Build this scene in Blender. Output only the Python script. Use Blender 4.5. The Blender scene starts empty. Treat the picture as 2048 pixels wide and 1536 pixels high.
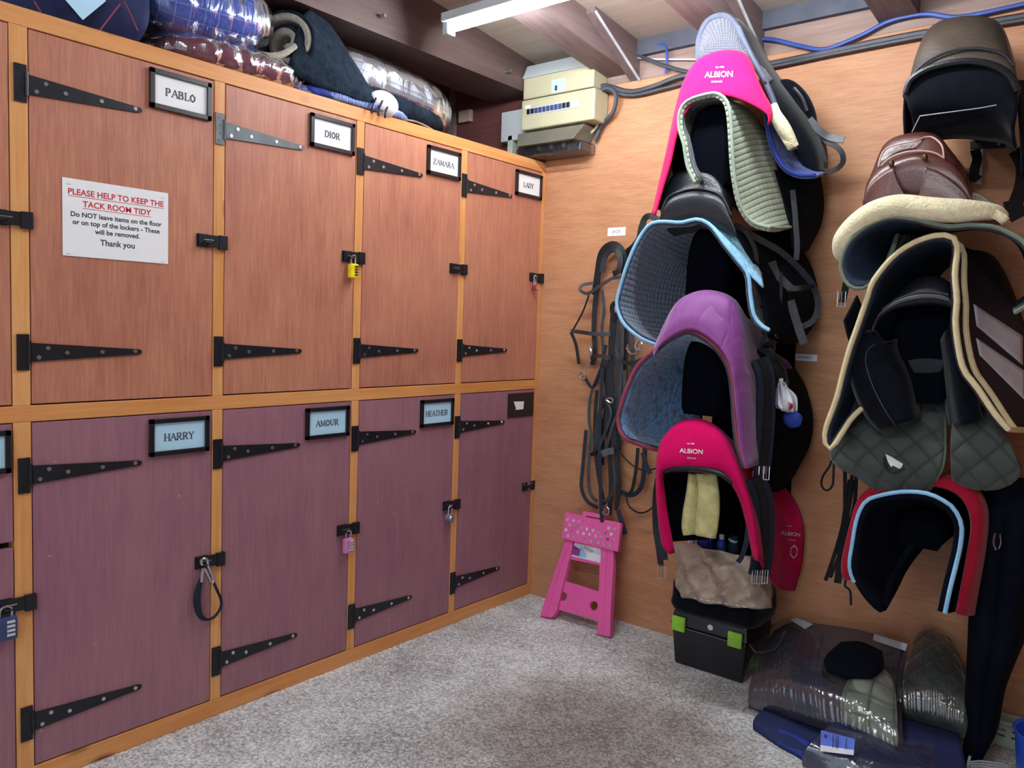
import bpy, bmesh, math, random
from mathutils import Vector, Matrix
from mathutils.bvhtree import BVHTree
random.seed(4)
C = bpy.context.scene.collection
SC = bpy.context.scene
V = Vector
PI = math.pi

# ------------------------------------------------------------------ camera, world, exposure
F_PX = 1600.36
CAM = V((2.3435, -3.0853, 1.3215))
_yaw, _pit, _rol = math.radians(-39.0947), math.radians(4.214), math.radians(1.9791)
_f = V((math.sin(_yaw)*math.cos(_pit), math.cos(_yaw)*math.cos(_pit), -math.sin(_pit)))
_r = V((math.cos(_yaw), -math.sin(_yaw), 0)); _u = _r.cross(_f)
CR = _r*math.cos(_rol) + _u*math.sin(_rol)
CU = -_r*math.sin(_rol) + _u*math.cos(_rol)
CF = _f
cd = bpy.data.cameras.new('camera'); cam = bpy.data.objects.new('camera', cd); C.objects.link(cam)
cam.matrix_world = Matrix((( CR.x, CU.x, -CF.x, CAM.x), (CR.y, CU.y, -CF.y, CAM.y), (CR.z, CU.z, -CF.z, CAM.z), (0, 0, 0, 1)))
cd.sensor_width = 36.0; cd.lens = 36.0*F_PX/2048.0; cd.clip_start = 0.02
SC.camera = cam
SC.view_settings.view_transform = 'Standard'; SC.view_settings.look = 'None'
SC.view_settings.exposure = 0.0; SC.view_settings.gamma = 1.0
SC.view_settings.use_curve_mapping = False
w = bpy.data.worlds.new('world'); SC.world = w; w.use_nodes = True
w.node_tree.nodes['Background'].inputs[0].default_value = (0.80, 0.90, 1.0, 1)
w.node_tree.nodes['Background'].inputs[1].default_value = 1.3
TUBE_STRENGTH = 150.0

# ------------------------------------------------------------------ measured points: a pixel's ray met with a real plane of the room
def ray(x, y): return CF + CR*((x-1024)/F_PX) + CU*((768-y)/F_PX)
def P(x, y, d):      # on the plane d metres in front of the saddle wall
    r = ray(x, y); return CAM + r*((-d-CAM.y)/r.y)
def PX(x, y, X):     # on the plane X (locker face is X = 0)
    r = ray(x, y); return CAM + r*((X-CAM.x)/r.x)
def PZ(x, y, Z):
    r = ray(x, y); return CAM + r*((Z-CAM.z)/r.z)
def PPL(x, y, p0, n):
    r = ray(x, y); return CAM + r*((p0-CAM).dot(n)/r.dot(n))

# ------------------------------------------------------------------ materials
def lin(c):
    if isinstance(c, str): c = [int(c[i:i+2], 16) for i in (0, 2, 4)]
    return tuple(((v/255)/12.92 if v/255 <= .04045 else ((v/255+.055)/1.055)**2.4) for v in c)+(1.0,)
class NT:
    def __init__(s, name):
        s.m = bpy.data.materials.new(name); s.m.use_nodes = True
        s.t = s.m.node_tree; s.b = s.t.nodes['Principled BSDF']
    def n(s, k, **kw):
        q = s.t.nodes.new(k)
        for a, b in kw.items(): setattr(q, a, b)
        return q
    def l(s, a, b): s.t.links.new(a, b)
    def coords(s, scale=(1, 1, 1), kind='Object', rot=(0, 0, 0)):
        tc = s.n('ShaderNodeTexCoord'); mp = s.n('ShaderNodeMapping')
        mp.inputs['Scale'].default_value = scale; mp.inputs['Rotation'].default_value = rot
        s.l(tc.outputs[kind], mp.inputs[0]); return mp.outputs[0]
    def noise(s, co, scale, det=4, rough=.55):
        q = s.n('ShaderNodeTexNoise'); q.inputs['Scale'].default_value = scale
        q.inputs['Detail'].default_value = det; q.inputs['Roughness'].default_value = rough
        if co: s.l(co, q.inputs['Vector'])
        return q.outputs['Fac']
    def ramp(s, fac, stops):
        q = s.n('ShaderNodeValToRGB'); e = q.color_ramp.elements
        while len(e) < len(stops): e.new(.5)
        for i, (p, c) in enumerate(stops): e[i].position = p; e[i].color = c
        s.l(fac, q.inputs[0]); return q.outputs[0]
    def mix(s, fac, a, b, mode='MIX'):
        q = s.n('ShaderNodeMix', data_type='RGBA', blend_type=mode)
        if isinstance(fac, float): q.inputs[0].default_value = fac
        else: s.l(fac, q.inputs[0])
        for i, c in ((6, a), (7, b)):
            if isinstance(c, tuple): q.inputs[i].default_value = c
            else: s.l(c, q.inputs[i])
        return q.outputs[2]
    def math(s, op, a, b=None):
        q = s.n('ShaderNodeMath', operation=op)
        for i, c in ((0, a), (1, b)):
            if c is None: continue
            if isinstance(c, (int, float)): q.inputs[i].default_value = c
            else: s.l(c, q.inputs[i])
        return q.outputs[0]
    def bump(s, h, dist=.01, st=1.0):
        q = s.n('ShaderNodeBump'); q.inputs['Distance'].default_value = dist; q.inputs['Strength'].default_value = st
        s.l(h, q.inputs['Height']); s.l(q.outputs[0], s.b.inputs['Normal'])
    def set(s, **kw):
        for a, b in kw.items():
            i = s.b.inputs[a.replace('_', ' ')]
            if hasattr(b, 'is_linked') or isinstance(b, bpy.types.NodeSocket): s.l(b, i)
            else: i.default_value = b
def mat(name, col, rough=.6, metal=0., spec=.5, var=.25, vs=9., bump=0., bs=120., coat=0., sheen=0.):
    t = NT(name); c = lin(col); d = tuple(v*(1-var) for v in c[:3])+(1,); e = tuple(min(1, v*(1+var)) for v in c[:3])+(1,)
    co = t.coords()
    t.set(Base_Color=t.ramp(t.noise(co, vs), [(.3, d), (.7, e)]), Roughness=rough, Metallic=metal)
    t.b.inputs['Specular IOR Level'].default_value = spec
    if coat: t.b.inputs['Coat Weight'].default_value = coat
    if sheen: t.b.inputs['Sheen Weight'].default_value = sheen; t.b.inputs['Sheen Roughness'].default_value = .4
    if bump: t.bump(t.noise(co, bs, 3), .004, bump)
    return t.m
def wood(name, stops, axis='Z', grain=60., long=3., rough=.5, bump=.25, blot=1.6, knots=None, flecks=None, seam=None):
    t = NT(name); sc = [grain]*3; sc['XYZ'.index(axis)] = long
    g = t.noise(t.coords(tuple(sc)), 1.0, 5, .65)
    big = t.noise(t.coords((blot, blot, blot)), 1.0, 3, .5)
    sc2 = [grain*.18]*3; sc2['XYZ'.index(axis)] = long*.35
    g2 = t.noise(t.coords(tuple(sc2)), 1.0, 3, .6)
    f = t.math('ADD', t.math('MULTIPLY', g, .45), t.math('ADD', t.math('MULTIPLY', big, .35), t.math('MULTIPLY', g2, .3)))
    col = t.ramp(f, [(p, lin(c)) for p, c in stops])
    if knots:
        kc = [7.]*3; kc['XYZ'.index(axis)] = 3.2
        vo = t.n('ShaderNodeTexVoronoi'); t.l(t.coords(tuple(kc)), vo.inputs['Vector']); vo.inputs['Scale'].default_value = 1.0
        col = t.mix(t.ramp(vo.outputs['Distance'], [(.07, (1, 1, 1, 1)), (.17, (0, 0, 0, 1))]), col, lin(knots))
    if flecks:
        vo = t.n('ShaderNodeTexVoronoi'); t.l(t.coords((9, 9, 9)), vo.inputs['Vector']); vo.inputs['Scale'].default_value = 1.0
        col = t.mix(t.ramp(vo.outputs['Distance'], [(.03, (1, 1, 1, 1)), (.05, (0, 0, 0, 1))]), col, lin(flecks))
    t.set(Base_Color=col, Roughness=rough); t.b.inputs['Specular IOR Level'].default_value = .35
    t.bump(g, .002, bump); return t.m
def quilt(name, col, kind='square', s=.035, rough=.75, depth=.006, second=None, dark=.5, sheen=.3, off=0.):
    t = NT(name); co = t.coords((1, 1, 1), 'UV', (0, 0, PI/4 if kind == 'diamond' else 0))
    if kind in ('square', 'diamond', 'rows', 'brick'):
        sp = t.n('ShaderNodeSeparateXYZ'); t.l(co, sp.inputs[0])
        a = t.math('ABSOLUTE', t.math('SINE', t.math('MULTIPLY', sp.outputs[0], PI/s)))
        b = t.math('ABSOLUTE', t.math('SINE', t.math('MULTIPLY', sp.outputs[1], PI/(s if kind != 'brick' else s*1.6))))
        a = t.math('POWER', a, .45); b = t.math('POWER', b, .45)
        if kind == 'rows': h = t.math('ADD', t.math('MULTIPLY', a, .9), t.math('MULTIPLY', b, .1))
        elif kind == 'brick': h = t.math('ADD', t.math('MULTIPLY', a, .7), t.math('MULTIPLY', b, .3))
        else: h = t.math('MULTIPLY', a, b)
    else:
        vo = t.n('ShaderNodeTexVoronoi', feature='F1'); vo.inputs['Scale'].default_value = 1/s
        t.l(co, vo.inputs['Vector']); h = t.math('SUBTRACT', 1.0, t.math('POWER', vo.outputs['Distance'], 1.6))
    c = lin(col); d = tuple(v*dark for v in c[:3])+(1,)
    colr = t.ramp(h, [(.15, d), (.6, c)])
    if second:
        sp2 = t.n('ShaderNodeSeparateXYZ'); t.l(t.coords((1, 1, 1), 'UV'), sp2.inputs[0])
    t.set(Base_Color=colr, Roughness=rough); t.b.inputs['Sheen Weight'].default_value = sheen
    t.bump(h, depth, 1.0); return t.m
def checks(name, a, b, c, s=.05):
    t = NT(name); sp = t.n('ShaderNodeSeparateXYZ'); t.l(t.coords((1, 1, 1), 'UV'), sp.inputs[0])
    def band(o, wd):
        return t.math('LESS_THAN', t.math('FRACT', t.math('DIVIDE', o, s)), wd)
    col = t.mix(t.math('MULTIPLY', band(sp.outputs[0], .5), .6), lin(a), lin(b))
    col = t.mix(t.math('MULTIPLY', band(sp.outputs[1], .5), .5), col, lin(b))
    ln = t.math('MAXIMUM', band(t.math('ADD', sp.outputs[0], .01), .06), band(t.math('ADD', sp.outputs[1], .01), .06))
    t.set(Base_Color=t.mix(ln, col, lin(c)), Roughness=.7); t.bump(t.noise(t.coords((14, 14, 14)), 1.0), .03, .6); return t.m
def film(name, tint=(240, 244, 248), facing=.10, wr=7., st=.3, haze=.012):
    m = bpy.data.materials.new(name); m.use_nodes = True; nt = m.node_tree; nt.nodes.clear()
    N = nt.nodes.new; out = N('ShaderNodeOutputMaterial'); mx = N('ShaderNodeMixShader'); mh = N('ShaderNodeMixShader'); tr = N('ShaderNodeBsdfTransparent'); gl = N('ShaderNodeBsdfGlossy'); df = N('ShaderNodeBsdfDiffuse')
    tr.inputs[0].default_value = (.96, .97, .98, 1); gl.inputs[0].default_value = lin(tint); gl.inputs[1].default_value = .17; df.inputs[0].default_value = lin(tint); mh.inputs[0].default_value = haze
    tc = N('ShaderNodeTexCoord'); mp = N('ShaderNodeMapping'); mp.inputs['Scale'].default_value = (1, 1, .3); mp.inputs['Rotation'].default_value = (.3, .4, .5)
    no = N('ShaderNodeTexNoise'); no.inputs['Scale'].default_value = wr; no.inputs['Detail'].default_value = 4; no.inputs['Distortion'].default_value = 1.5
    bp = N('ShaderNodeBump'); bp.inputs['Distance'].default_value = .05; bp.inputs['Strength'].default_value = st
    fr = N('ShaderNodeLayerWeight'); fr.inputs[0].default_value = .3
    ad = N('ShaderNodeMath'); ad.operation = 'MULTIPLY_ADD'; ad.inputs[1].default_value = .7; ad.inputs[2].default_value = facing
    L = nt.links.new
    L(tc.outputs['Object'], mp.inputs[0]); L(mp.outputs[0], no.inputs['Vector']); L(no.outputs['Fac'], bp.inputs['Height'])
    L(bp.outputs[0], gl.inputs['Normal']); L(bp.outputs[0], fr.inputs['Normal'])
    L(fr.outputs['Fresnel'], ad.inputs[0]); L(tr.outputs[0], mh.inputs[1]); L(df.outputs[0], mh.inputs[2])
    L(ad.outputs[0], mx.inputs[0]); L(mh.outputs[0], mx.inputs[1]); L(gl.outputs[0], mx.inputs[2]); L(mx.outputs[0], out.inputs[0])
    return m
def facet(name, a, b, c):
    t = NT(name); co = t.coords((1, 1, 1)); vo = t.n('ShaderNodeTexVoronoi', feature='F1'); vo.inputs['Scale'].default_value = 7
    no = t.n('ShaderNodeTexNoise'); no.inputs['Scale'].default_value = 7; t.l(co, no.inputs['Vector'])
    mv = t.n('ShaderNodeVectorMath', operation='ADD'); t.l(co, mv.inputs[0]); sc = t.n('ShaderNodeVectorMath', operation='SCALE'); sc.inputs['Scale'].default_value = .15
    t.l(no.outputs['Color'], sc.inputs[0]); t.l(sc.outputs[0], mv.inputs[1]); t.l(mv.outputs[0], vo.inputs['Vector'])
    t.set(Base_Color=t.ramp(t.noise(co, 9, 3), [(.25, lin(c)), (.5, lin(a)), (.75, lin(b))]), Roughness=.55)
    t.bump(vo.outputs['Distance'], .035, .8); return t.m
def emit(name, col, s):
    t = NT(name); t.set(Base_Color=lin(col)); t.b.inputs['Emission Color'].default_value = lin(col); t.b.inputs['Emission Strength'].default_value = s; return t.m

# ------------------------------------------------------------------ mesh builder
def cr(pts, n):
    """n points, evenly spaced, on a smooth curve through pts"""
    pts = [V(p) for p in pts]
    if len(pts) == 2: return [pts[0].lerp(pts[1], i/(n-1)) for i in range(n)]
    q = [pts[0]*2-pts[1]] + pts + [pts[-1]*2-pts[-2]]; fine = []
    for i in range(1, len(q)-2):
        a, b, c, d = q[i-1:i+3]
        for k in range(10):
            t = k/10
            fine.append(.5*((2*b)+(c-a)*t+(2*a-5*b+4*c-d)*t*t+(3*b-a-3*c+d)*t**3))
    fine.append(pts[-1]); L = [0.]
    for a, b in zip(fine, fine[1:]): L.append(L[-1]+(b-a).length)
    out = []; j = 0
    for i in range(n):
        s = L[-1]*i/(n-1)
        while j < len(L)-2 and L[j+1] < s: j += 1
        h = L[j+1]-L[j]; out.append(fine[j].lerp(fine[j+1], (s-L[j])/h if h > 1e-9 else 0))
    return out
def crn(pts, n):
    """n points on the curve through pts, evenly in parameter"""
    pts = [V(p) for p in pts]; q = [pts[0]*2-pts[1]] + pts + [pts[-1]*2-pts[-2]]; out = []; K = len(pts)-1
    for i in range(n):
        x = K*i/(n-1); j = min(int(x), K-1); t = x-j; a, b, c, d = q[j:j+4]
        out.append(.5*((2*b)+(c-a)*t+(2*a-5*b+4*c-d)*t*t+(3*b-a-3*c+d)*t**3))
    return out
class MB:
    def __init__(s): s.v = []; s.f = []; s.m = []; s.uv = []
    def add(s, vs, fs, mi=0, uvs=None):
        o = len(s.v); s.v += [V(x) for x in vs]; s.uv += (uvs or [(0, 0)]*len(vs))
        s.f += [tuple(i+o for i in f) for f in fs]; s.m += [mi]*len(fs); return s
    def box(s, x0, x1, y0, y1, z0, z1, mi=0, M=None):
        vs = [V((x, y, z)) for z in (z0, z1) for x, y in ((x0, y0), (x1, y0), (x1, y1), (x0, y1))]
        if M: vs = [M @ v for v in vs]
        return s.add(vs, [(3, 2, 1, 0), (4, 5, 6, 7), (0, 1, 5, 4), (1, 2, 6, 5), (2, 3, 7, 6), (3, 0, 4, 7)], mi)
    def hexa(s, b, t, mi=0):    # bottom and top rings of points
        n = len(b); fs = [tuple(range(n-1, -1, -1)), tuple(range(n, 2*n))] + [(i, (i+1) % n, n+(i+1) % n, n+i) for i in range(n)]
        return s.add(list(b)+list(t), fs, mi)
    def grid(s, R, mi=0, wrap=False):
        m, n = len(R), len(R[0]); mid = R[m//2]; us = [0.]
        for a, b in zip(mid, mid[1:]): us.append(us[-1]+(b-a).length)
        vs = []; uvs = []; vv = [0.]*n
        for j in range(m):
            for i in range(n):
                if j: vv[i] += (R[j][i]-R[j-1][i]).length
                vs.append(R[j][i]); uvs.append((us[i]-us[-1]/2, vv[i]))
        fs = [(j*n+i, j*n+i+1, (j+1)*n+i+1, (j+1)*n+i) for j in range(m-1) for i in range(n-1)]
        if wrap: fs += [(j*n+n-1, j*n, (j+1)*n, (j+1)*n+n-1) for j in range(m-1)]
        return s.add(vs, fs, mi, uvs)
    def tube(s, path, r, n=8, mi=0, cap=True, sq=1.0):
        path = [V(p) for p in path]; K = len(path); R = []; prev = None
        for i, p in enumerate(path):
            t = (path[min(i+1, K-1)]-path[max(i-1, 0)]).normalized()
            if prev is None: prev = t.orthogonal().normalized()
            a = (prev-t*prev.dot(t)).normalized(); prev = a; b = t.cross(a)
            rr = r[i] if isinstance(r, (list, tuple)) else r
            R.append([p+(a*math.cos(2*PI*k/n)+b*math.sin(2*PI*k/n)*sq)*rr for k in range(n)])
        o = len(s.v); s.grid(R, mi, True)
        if cap: s.f += [tuple(o+k for k in range(n-1, -1, -1)), tuple(o+(K-1)*n+k for k in range(n))]; s.m += [mi, mi]
        return s
    def ribbon(s, path, wd, th=.004, nrm=(.45, -.9, .1), mi=0):
        path = [V(p) for p in path]; K = len(path); R = []; nrm = V(nrm)
        for i, p in enumerate(path):
            t = (path[min(i+1, K-1)]-path[max(i-1, 0)]).normalized()
            a = t.cross(nrm); a = a.normalized() if a.length > 1e-4 else t.orthogonal().normalized(); b = a.cross(t)
            R.append([p+a*x*wd/2+b*y*th/2 for x, y in ((-1, -1), (1, -1), (1, 1), (-1, 1))])
        o = len(s.v); s.grid(R, mi, True); s.f += [(o+3, o+2, o+1, o), tuple(o+(K-1)*4+k for k in range(4))]; s.m += [mi, mi]; return s
    def disc(s, c, nrm, r, h, n=12, mi=0):
        nrm = V(nrm).normalized(); a = nrm.orthogonal().normalized(); b = nrm.cross(a); c = V(c)
        ring = lambda q, k: [c+nrm*q+(a*math.cos(2*PI*i/n)+b*math.sin(2*PI*i/n))*k for i in range(n)]
        return s.hexa(ring(0, r), ring(h, r*.85), mi)
    def ball(s, c, rx, ry=None, rz=None, nu=14, nv=9, mi=0, wob=0.):
        ry = ry or rx; rz = rz or rx; c = V(c); R = []
        for j in range(nv+1):
            a = PI*j/nv-PI/2
            R.append([c+V((rx*math.cos(a)*math.cos(2*PI*i/nu), ry*math.cos(a)*math.sin(2*PI*i/nu), rz*math.sin(a)))*(1+random.uniform(-wob, wob)) for i in range(nu)])
        return s.grid(R, mi, True)
    def build(s, name, mats, parent=None, smooth=True, bevel=0., solid=0., lining=False, sub=0, crease=40):
        top = parent is None
        if not isinstance(mats, (list, tuple)): mats = [mats]
        me = bpy.data.meshes.new(name)
        off = V((0, 0, 0))
        if top and s.v:
            xs = [v.x for v in s.v]; ys = [v.y for v in s.v]; off = V(((min(xs)+max(xs))/2, (min(ys)+max(ys))/2, min(v.z for v in s.v)))
        me.from_pydata([tuple(v-off) for v in s.v], [], s.f)
        for m in mats: me.materials.append(m)
        ul = me.uv_layers.new(name='UVMap')
        for p in me.polygons:
            p.material_index = s.m[p.index]; p.use_smooth = smooth
            for li in p.loop_indices: ul.data[li].uv = s.uv[me.loops[li].vertex_index]
        if smooth and crease:
            try: me.set_sharp_from_angle(angle=math.radians(crease))
            except Exception: pass
        o = bpy.data.objects.new(name, me); C.objects.link(o)
        if top: o.location = off
        else: attach(o, parent)
        if sub: md = o.modifiers.new('s', 'SUBSURF'); md.levels = md.render_levels = sub
        if solid:
            md = o.modifiers.new('t', 'SOLIDIFY'); md.thickness = solid; md.offset = -1
            if lining: md.material_offset = 1; md.material_offset_rim = 0
        if bevel: md = o.modifiers.new('b', 'BEVEL'); md.width = bevel; md.segments = 2; md.limit_method = 'ANGLE'
        return o
def attach(o, parent):
    o.parent = parent; p = parent; loc = V((0, 0, 0))
    while p: loc += p.location; p = p.parent
    # parts carry world-space vertices; only the thing's root carries a location
    o.matrix_parent_inverse = Matrix.Translation(-parent_loc(parent))
def parent_loc(p):
    return p.location.copy() if p.parent is None else V((0, 0, 0))
def tag(o, label, cat, group=None):
    o['label'] = label; o['category'] = cat
    if group: o['group'] = group
    return o
def thing(name, label, cat, loc, group=None):
    o = bpy.data.objects.new(name, None); C.objects.link(o); o.location = V(loc); o.empty_display_size = .1
    return tag(o, label, cat, group)
def struct(o): o['kind'] = 'structure'; return o
def plate(name, mats, parent, outer, holes, M, th, bev=0.):
    """flat plate with holes: 2-D outlines in metres, placed by matrix M"""
    cu = bpy.data.curves.new('c', 'CURVE'); cu.dimensions = '2D'; cu.fill_mode = 'BOTH'; cu.extrude = th/2; cu.bevel_depth = bev
    for pl in [outer]+holes:
        sp = cu.splines.new('POLY'); sp.points.add(len(pl)-1)
        for q, (x, y) in zip(sp.points, pl): q.co = (x, y, 0, 1)
        sp.use_cyclic_u = True
    return from_curve(cu, name, mats, parent, M)
def from_curve(cu, name, mats, parent, M):
    t = bpy.data.objects.new('tmp', cu); C.objects.link(t); dg = bpy.context.evaluated_depsgraph_get()
    me = bpy.data.meshes.new_from_object(t.evaluated_get(dg)); bpy.data.objects.remove(t); bpy.data.curves.remove(cu)
    me.name = name; me.transform(M); me.materials.clear(); me.materials.append(mats)
    for p in me.polygons: p.material_index = 0
    if parent is not None:
        o = bpy.data.objects.new(name, me); C.objects.link(o); attach(o, parent); return o
    return me
def text_mesh(txt, size, M, align='CENTER', bold=0.):
    cu = bpy.data.curves.new('t', 'FONT'); cu.body = txt; cu.size = size; cu.align_x = align; cu.align_y = 'CENTER'; cu.offset = bold; cu.resolution_u = 4
    return from_curve(cu, 'lettering', None, None, M)
def text(txt, size, M, mt, parent, name='lettering', align='CENTER', bold=0., extra=None):
    me = text_mesh(txt, size, M, align, bold); me.materials.clear(); me.materials.append(mt)
    o = bpy.data.objects.new(name, me); C.objects.link(o)
    attach(o, parent); return o
def frame_mat(o, ex, ey):
    ex = V(ex).normalized(); ez = ex.cross(V(ey)).normalized(); ey = ez.cross(ex)
    return Matrix(((ex.x, ey.x, ez.x, o[0]), (ex.y, ey.y, ez.y, o[1]), (ex.z, ey.z, ez.z, o[2]), (0, 0, 0, 1)))
# small serif capitals drawn as strokes
SER = {'A': [(0, 0, .5, 1, 1), (.5, 1, 1, 0, 2), (.22, .38, .78, .38, 1), (-.12, 0, .18, 0, 1), (.8, 0, 1.15, 0, 1)],
 'B': [(.15, 0, .15, 1, 2), (0, 1, .6, 1, 1), (.6, 1, .75, .77, 2), (.75, .77, .6, .53, 2), (.15, .53, .65, .53, 1), (.65, .53, .85, .27, 2), (.85, .27, .65, 0, 2), (0, 0, .65, 0, 1)],
 'D': [(.15, 0, .15, 1, 2), (0, 1, .6, 1, 1), (.6, 1, .95, .65, 2), (.95, .65, .95, .35, 2), (.95, .35, .6, 0, 2), (0, 0, .6, 0, 1)],
 'E': [(.15, 0, .15, 1, 2), (0, 1, .8, 1, 1), (.8, 1, .8, .8, 1), (.15, .52, .6, .52, 1), (.6, .62, .6, .42, 1), (0, 0, .85, 0, 1), (.85, 0, .85, .22, 1)],
 'H': [(.15, 0, .15, 1, 2), (.9, 0, .9, 1, 2), (.15, .52, .9, .52, 1), (0, 0, .3, 0, 1), (0, 1, .3, 1, 1), (.75, 0, 1.05, 0, 1), (.75, 1, 1.05, 1, 1)],
 'I': [(.2, 0, .2, 1, 2), (.02, 0, .38, 0, 1), (.02, 1, .38, 1, 1)],
 'L': [(.15, 0, .15, 1, 2), (0, 1, .32, 1, 1), (0, 0, .8, 0, 1), (.8, 0, .8, .24, 1)],
 'M': [(.12, 0, .15, 1, 1), (.15, 1, .6, .1, 2), (.6, .1, 1.05, 1, 1), (1.05, 1, 1.08, 0, 2), (0, 0, .25, 0, 1), (.95, 0, 1.22, 0, 1), (0, 1, .15, 1, 1), (1.05, 1, 1.2, 1, 1)],
 'O': [(.5, 1, .12, .7, 2), (.12, .7, .12, .3, 2), (.12, .3, .5, 0, 2), (.5, 0, .9, .3, 2), (.9, .3, .9, .7, 2), (.9, .7, .5, 1, 2)],
 'P': [(.15, 0, .15, 1, 2), (0, 1, .6, 1, 1), (.6, 1, .8, .75, 2), (.8, .75, .6, .48, 2), (.6, .48, .15, .48, 1), (0, 0, .32, 0, 1)],
 'R': [(.15, 0, .15, 1, 2), (0, 1, .6, 1, 1), (.6, 1, .8, .75, 2), (.8, .75, .6, .5, 2), (.6, .5, .15, .5, 1), (.45, .5, .9, 0, 2), (0, 0, .3, 0, 1), (.8, 0, 1, 0, 1)],
 'T': [(.45, 0, .45, 1, 2), (0, 1, .9, 1, 1), (0, 1, 0, .8, 1), (.9, 1, .9, .8, 1), (.28, 0, .62, 0, 1)],
 'U': [(.15, 1, .15, .3, 2), (.15, .3, .5, 0, 2), (.5, 0, .85, .3, 1), (.85, .3, .85, 1, 1), (0, 1, .3, 1, 1), (.7, 1, 1, 1, 1)],
 'Y': [(.08, 1, .5, .5, 2), (.5, .5, .92, 1, 1), (.5, .5, .5, 0, 2), (-.05, 1, .22, 1, 1), (.78, 1, 1.05, 1, 1), (.32, 0, .68, 0, 1)],
 'Z': [(.05, 1, .85, 1, 1), (.85, 1, .05, 0, 2), (.05, 0, .9, 0, 1), (.05, 1, .05, .8, 1), (.9, 0, .9, .2, 1)]}
ADV = {'I': .5, 'M': 1.35, 'E': 1.0, 'L': .95, 'T': 1.05}
def serif(txt, h, M, mt, parent):
    mb = MB(); k = h*.82; tot = sum(ADV.get(c, 1.15) for c in txt)*k; x = -tot/2
    for ch in txt:
        for (x0, y0, x1, y1, wt) in SER[ch]:
            a = V((x+x0*k, (y0-.5)*h, 0)); b = V((x+x1*k, (y1-.5)*h, 0)); d = (b-a).normalized(); n = V((-d.y, d.x, 0))*(h*.05*wt)
            e = d*h*.03; q = [a-n-e, b-n+e, b+n+e, a+n-e]
            mb.hexa([M @ (v-V((0, 0, .0002))) for v in q], [M @ (v+V((0, 0, .0006))) for v in q])
        x += ADV.get(ch, 1.15)*k
    return mb.build('lettering', mt, parent, smooth=False)
def rows3(spec):
    out = []
    for d, pts in spec: out.append([P(p[0], p[1], p[2] if len(p) > 2 else d) for p in pts])
    return out
def loft(name, spec, mats, parent, n=34, m=14, solid=.012, lining=True, world=False, sub=0):
    R = [cr(r, n) for r in (spec if world else rows3(spec))]
    G = [list(x) for x in zip(*[crn([r[i] for r in R], m) for i in range(n)])] if len(R) > 2 else [[R[0][i].lerp(R[1][i], j/(m-1)) for i in range(n)] for j in range(m)]
    mb = MB().grid(G); o = mb.build(name, mats, parent, solid=solid, lining=lining and isinstance(mats, (list, tuple)) and len(mats) > 1, crease=0, sub=sub)
    o_grid[o.name] = G
    return o, G
o_grid = {}
def edge_tube(G, mt, parent, r=.006, name='piping', sides='lfr', off=0.):
    m = len(G); path = []
    if 'l' in sides: path += [G[j][0] for j in range(m-1, 0, -1)]
    if 'f' in sides: path += list(G[0])
    if 'r' in sides: path += [G[j][-1] for j in range(1, m)]
    if 'b' in sides: path += list(G[-1])[::-1]
    q = [path[0]]
    for p in path[1:]:
        if (p-q[-1]).length > .004: q.append(p)
    return MB().tube(q, r, 8).build(name, mt, parent)
def strap(pts, wd, mt, parent, name='strap', th=.004, nrm=(.45, -.9, .1), n=24):
    return MB().ribbon(cr([P(*p) for p in pts], n), wd, th, nrm).build(name, mt, parent, crease=30)
def buckle(c, wd, ht, mt, parent, M=None, name='buckle'):
    mb = MB(); c = V(c); ex = V((.9, .42, 0)); ez = V((0, 0, 1))
    q = [c+ex*x*wd/2+ez*z*ht/2 for x, z in ((-1, -1), (1, -1), (1, 1), (-1, 1), (-1, -1))]
    mb.tube(q, .0022, 6); mb.tube([c+ez*ht/2, c-ez*ht*.6], .0016, 5); return mb.build(name, mt, parent)
def print_on(target, txts, mt, parent, name='logo_print'):
    """lettering laid on a curved cover: each point moved along the depth onto the cloth"""
    dg = bpy.context.evaluated_depsgraph_get(); ev = target.evaluated_get(dg); me = ev.to_mesh()
    mw = Matrix.Translation(V((0, 0, 0)))
    bv = BVHTree.FromPolygons([mw @ v.co for v in me.vertices], [tuple(p.vertices) for p in me.polygons]); ev.to_mesh_clear()
    bm = bmesh.new()
    for kind, data, size, cx, dirv in txts:
        dirv = V(dirv).normalized(); ex = V((dirv.y, -dirv.x, 0)).normalized(); ey = ex.cross(dirv); sl = 0
        if kind == 't':
            t = text_mesh(data, size, Matrix.Identity(4), bold=size*.012)
        else:
            t = bpy.data.meshes.new('q'); t.from_pydata([(x, y, 0) for x, y in data], [], [tuple(range(len(data)))] if kind == 'p' else [(i, i+1, i+1+len(data)//2, i+len(data)//2) for i in range(len(data)//2-1)])
        b2 = bmesh.new(); b2.from_mesh(t); bmesh.ops.triangulate(b2, faces=b2.faces)
        bmesh.ops.subdivide_edges(b2, edges=[e for e in b2.edges if e.calc_length() > size*.25], cuts=2)
        mp = {}
        for v in b2.verts:
            x, y = v.co.x, v.co.y
            p = V(cx) + ex*x + ey*y
            h, nn, ix, dd = bv.ray_cast(p-V(dirv)*.6, V(dirv))
            if h is None: h = p; nn = -V(dirv)
            if nn.dot(V(dirv)) > 0: nn = -nn
            mp[v] = bm.verts.new(h+nn*.0018-V(dirv)*.0008)
        for f in b2.faces:
            try: bm.faces.new([mp[v] for v in f.verts])
            except Exception: pass
        b2.free()
    o_me = bpy.data.meshes.new(name); bm.to_mesh(o_me); bm.free(); o_me.materials.append(mt)
    o = bpy.data.objects.new(name, o_me); C.objects.link(o); attach(o, parent); return o

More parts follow.
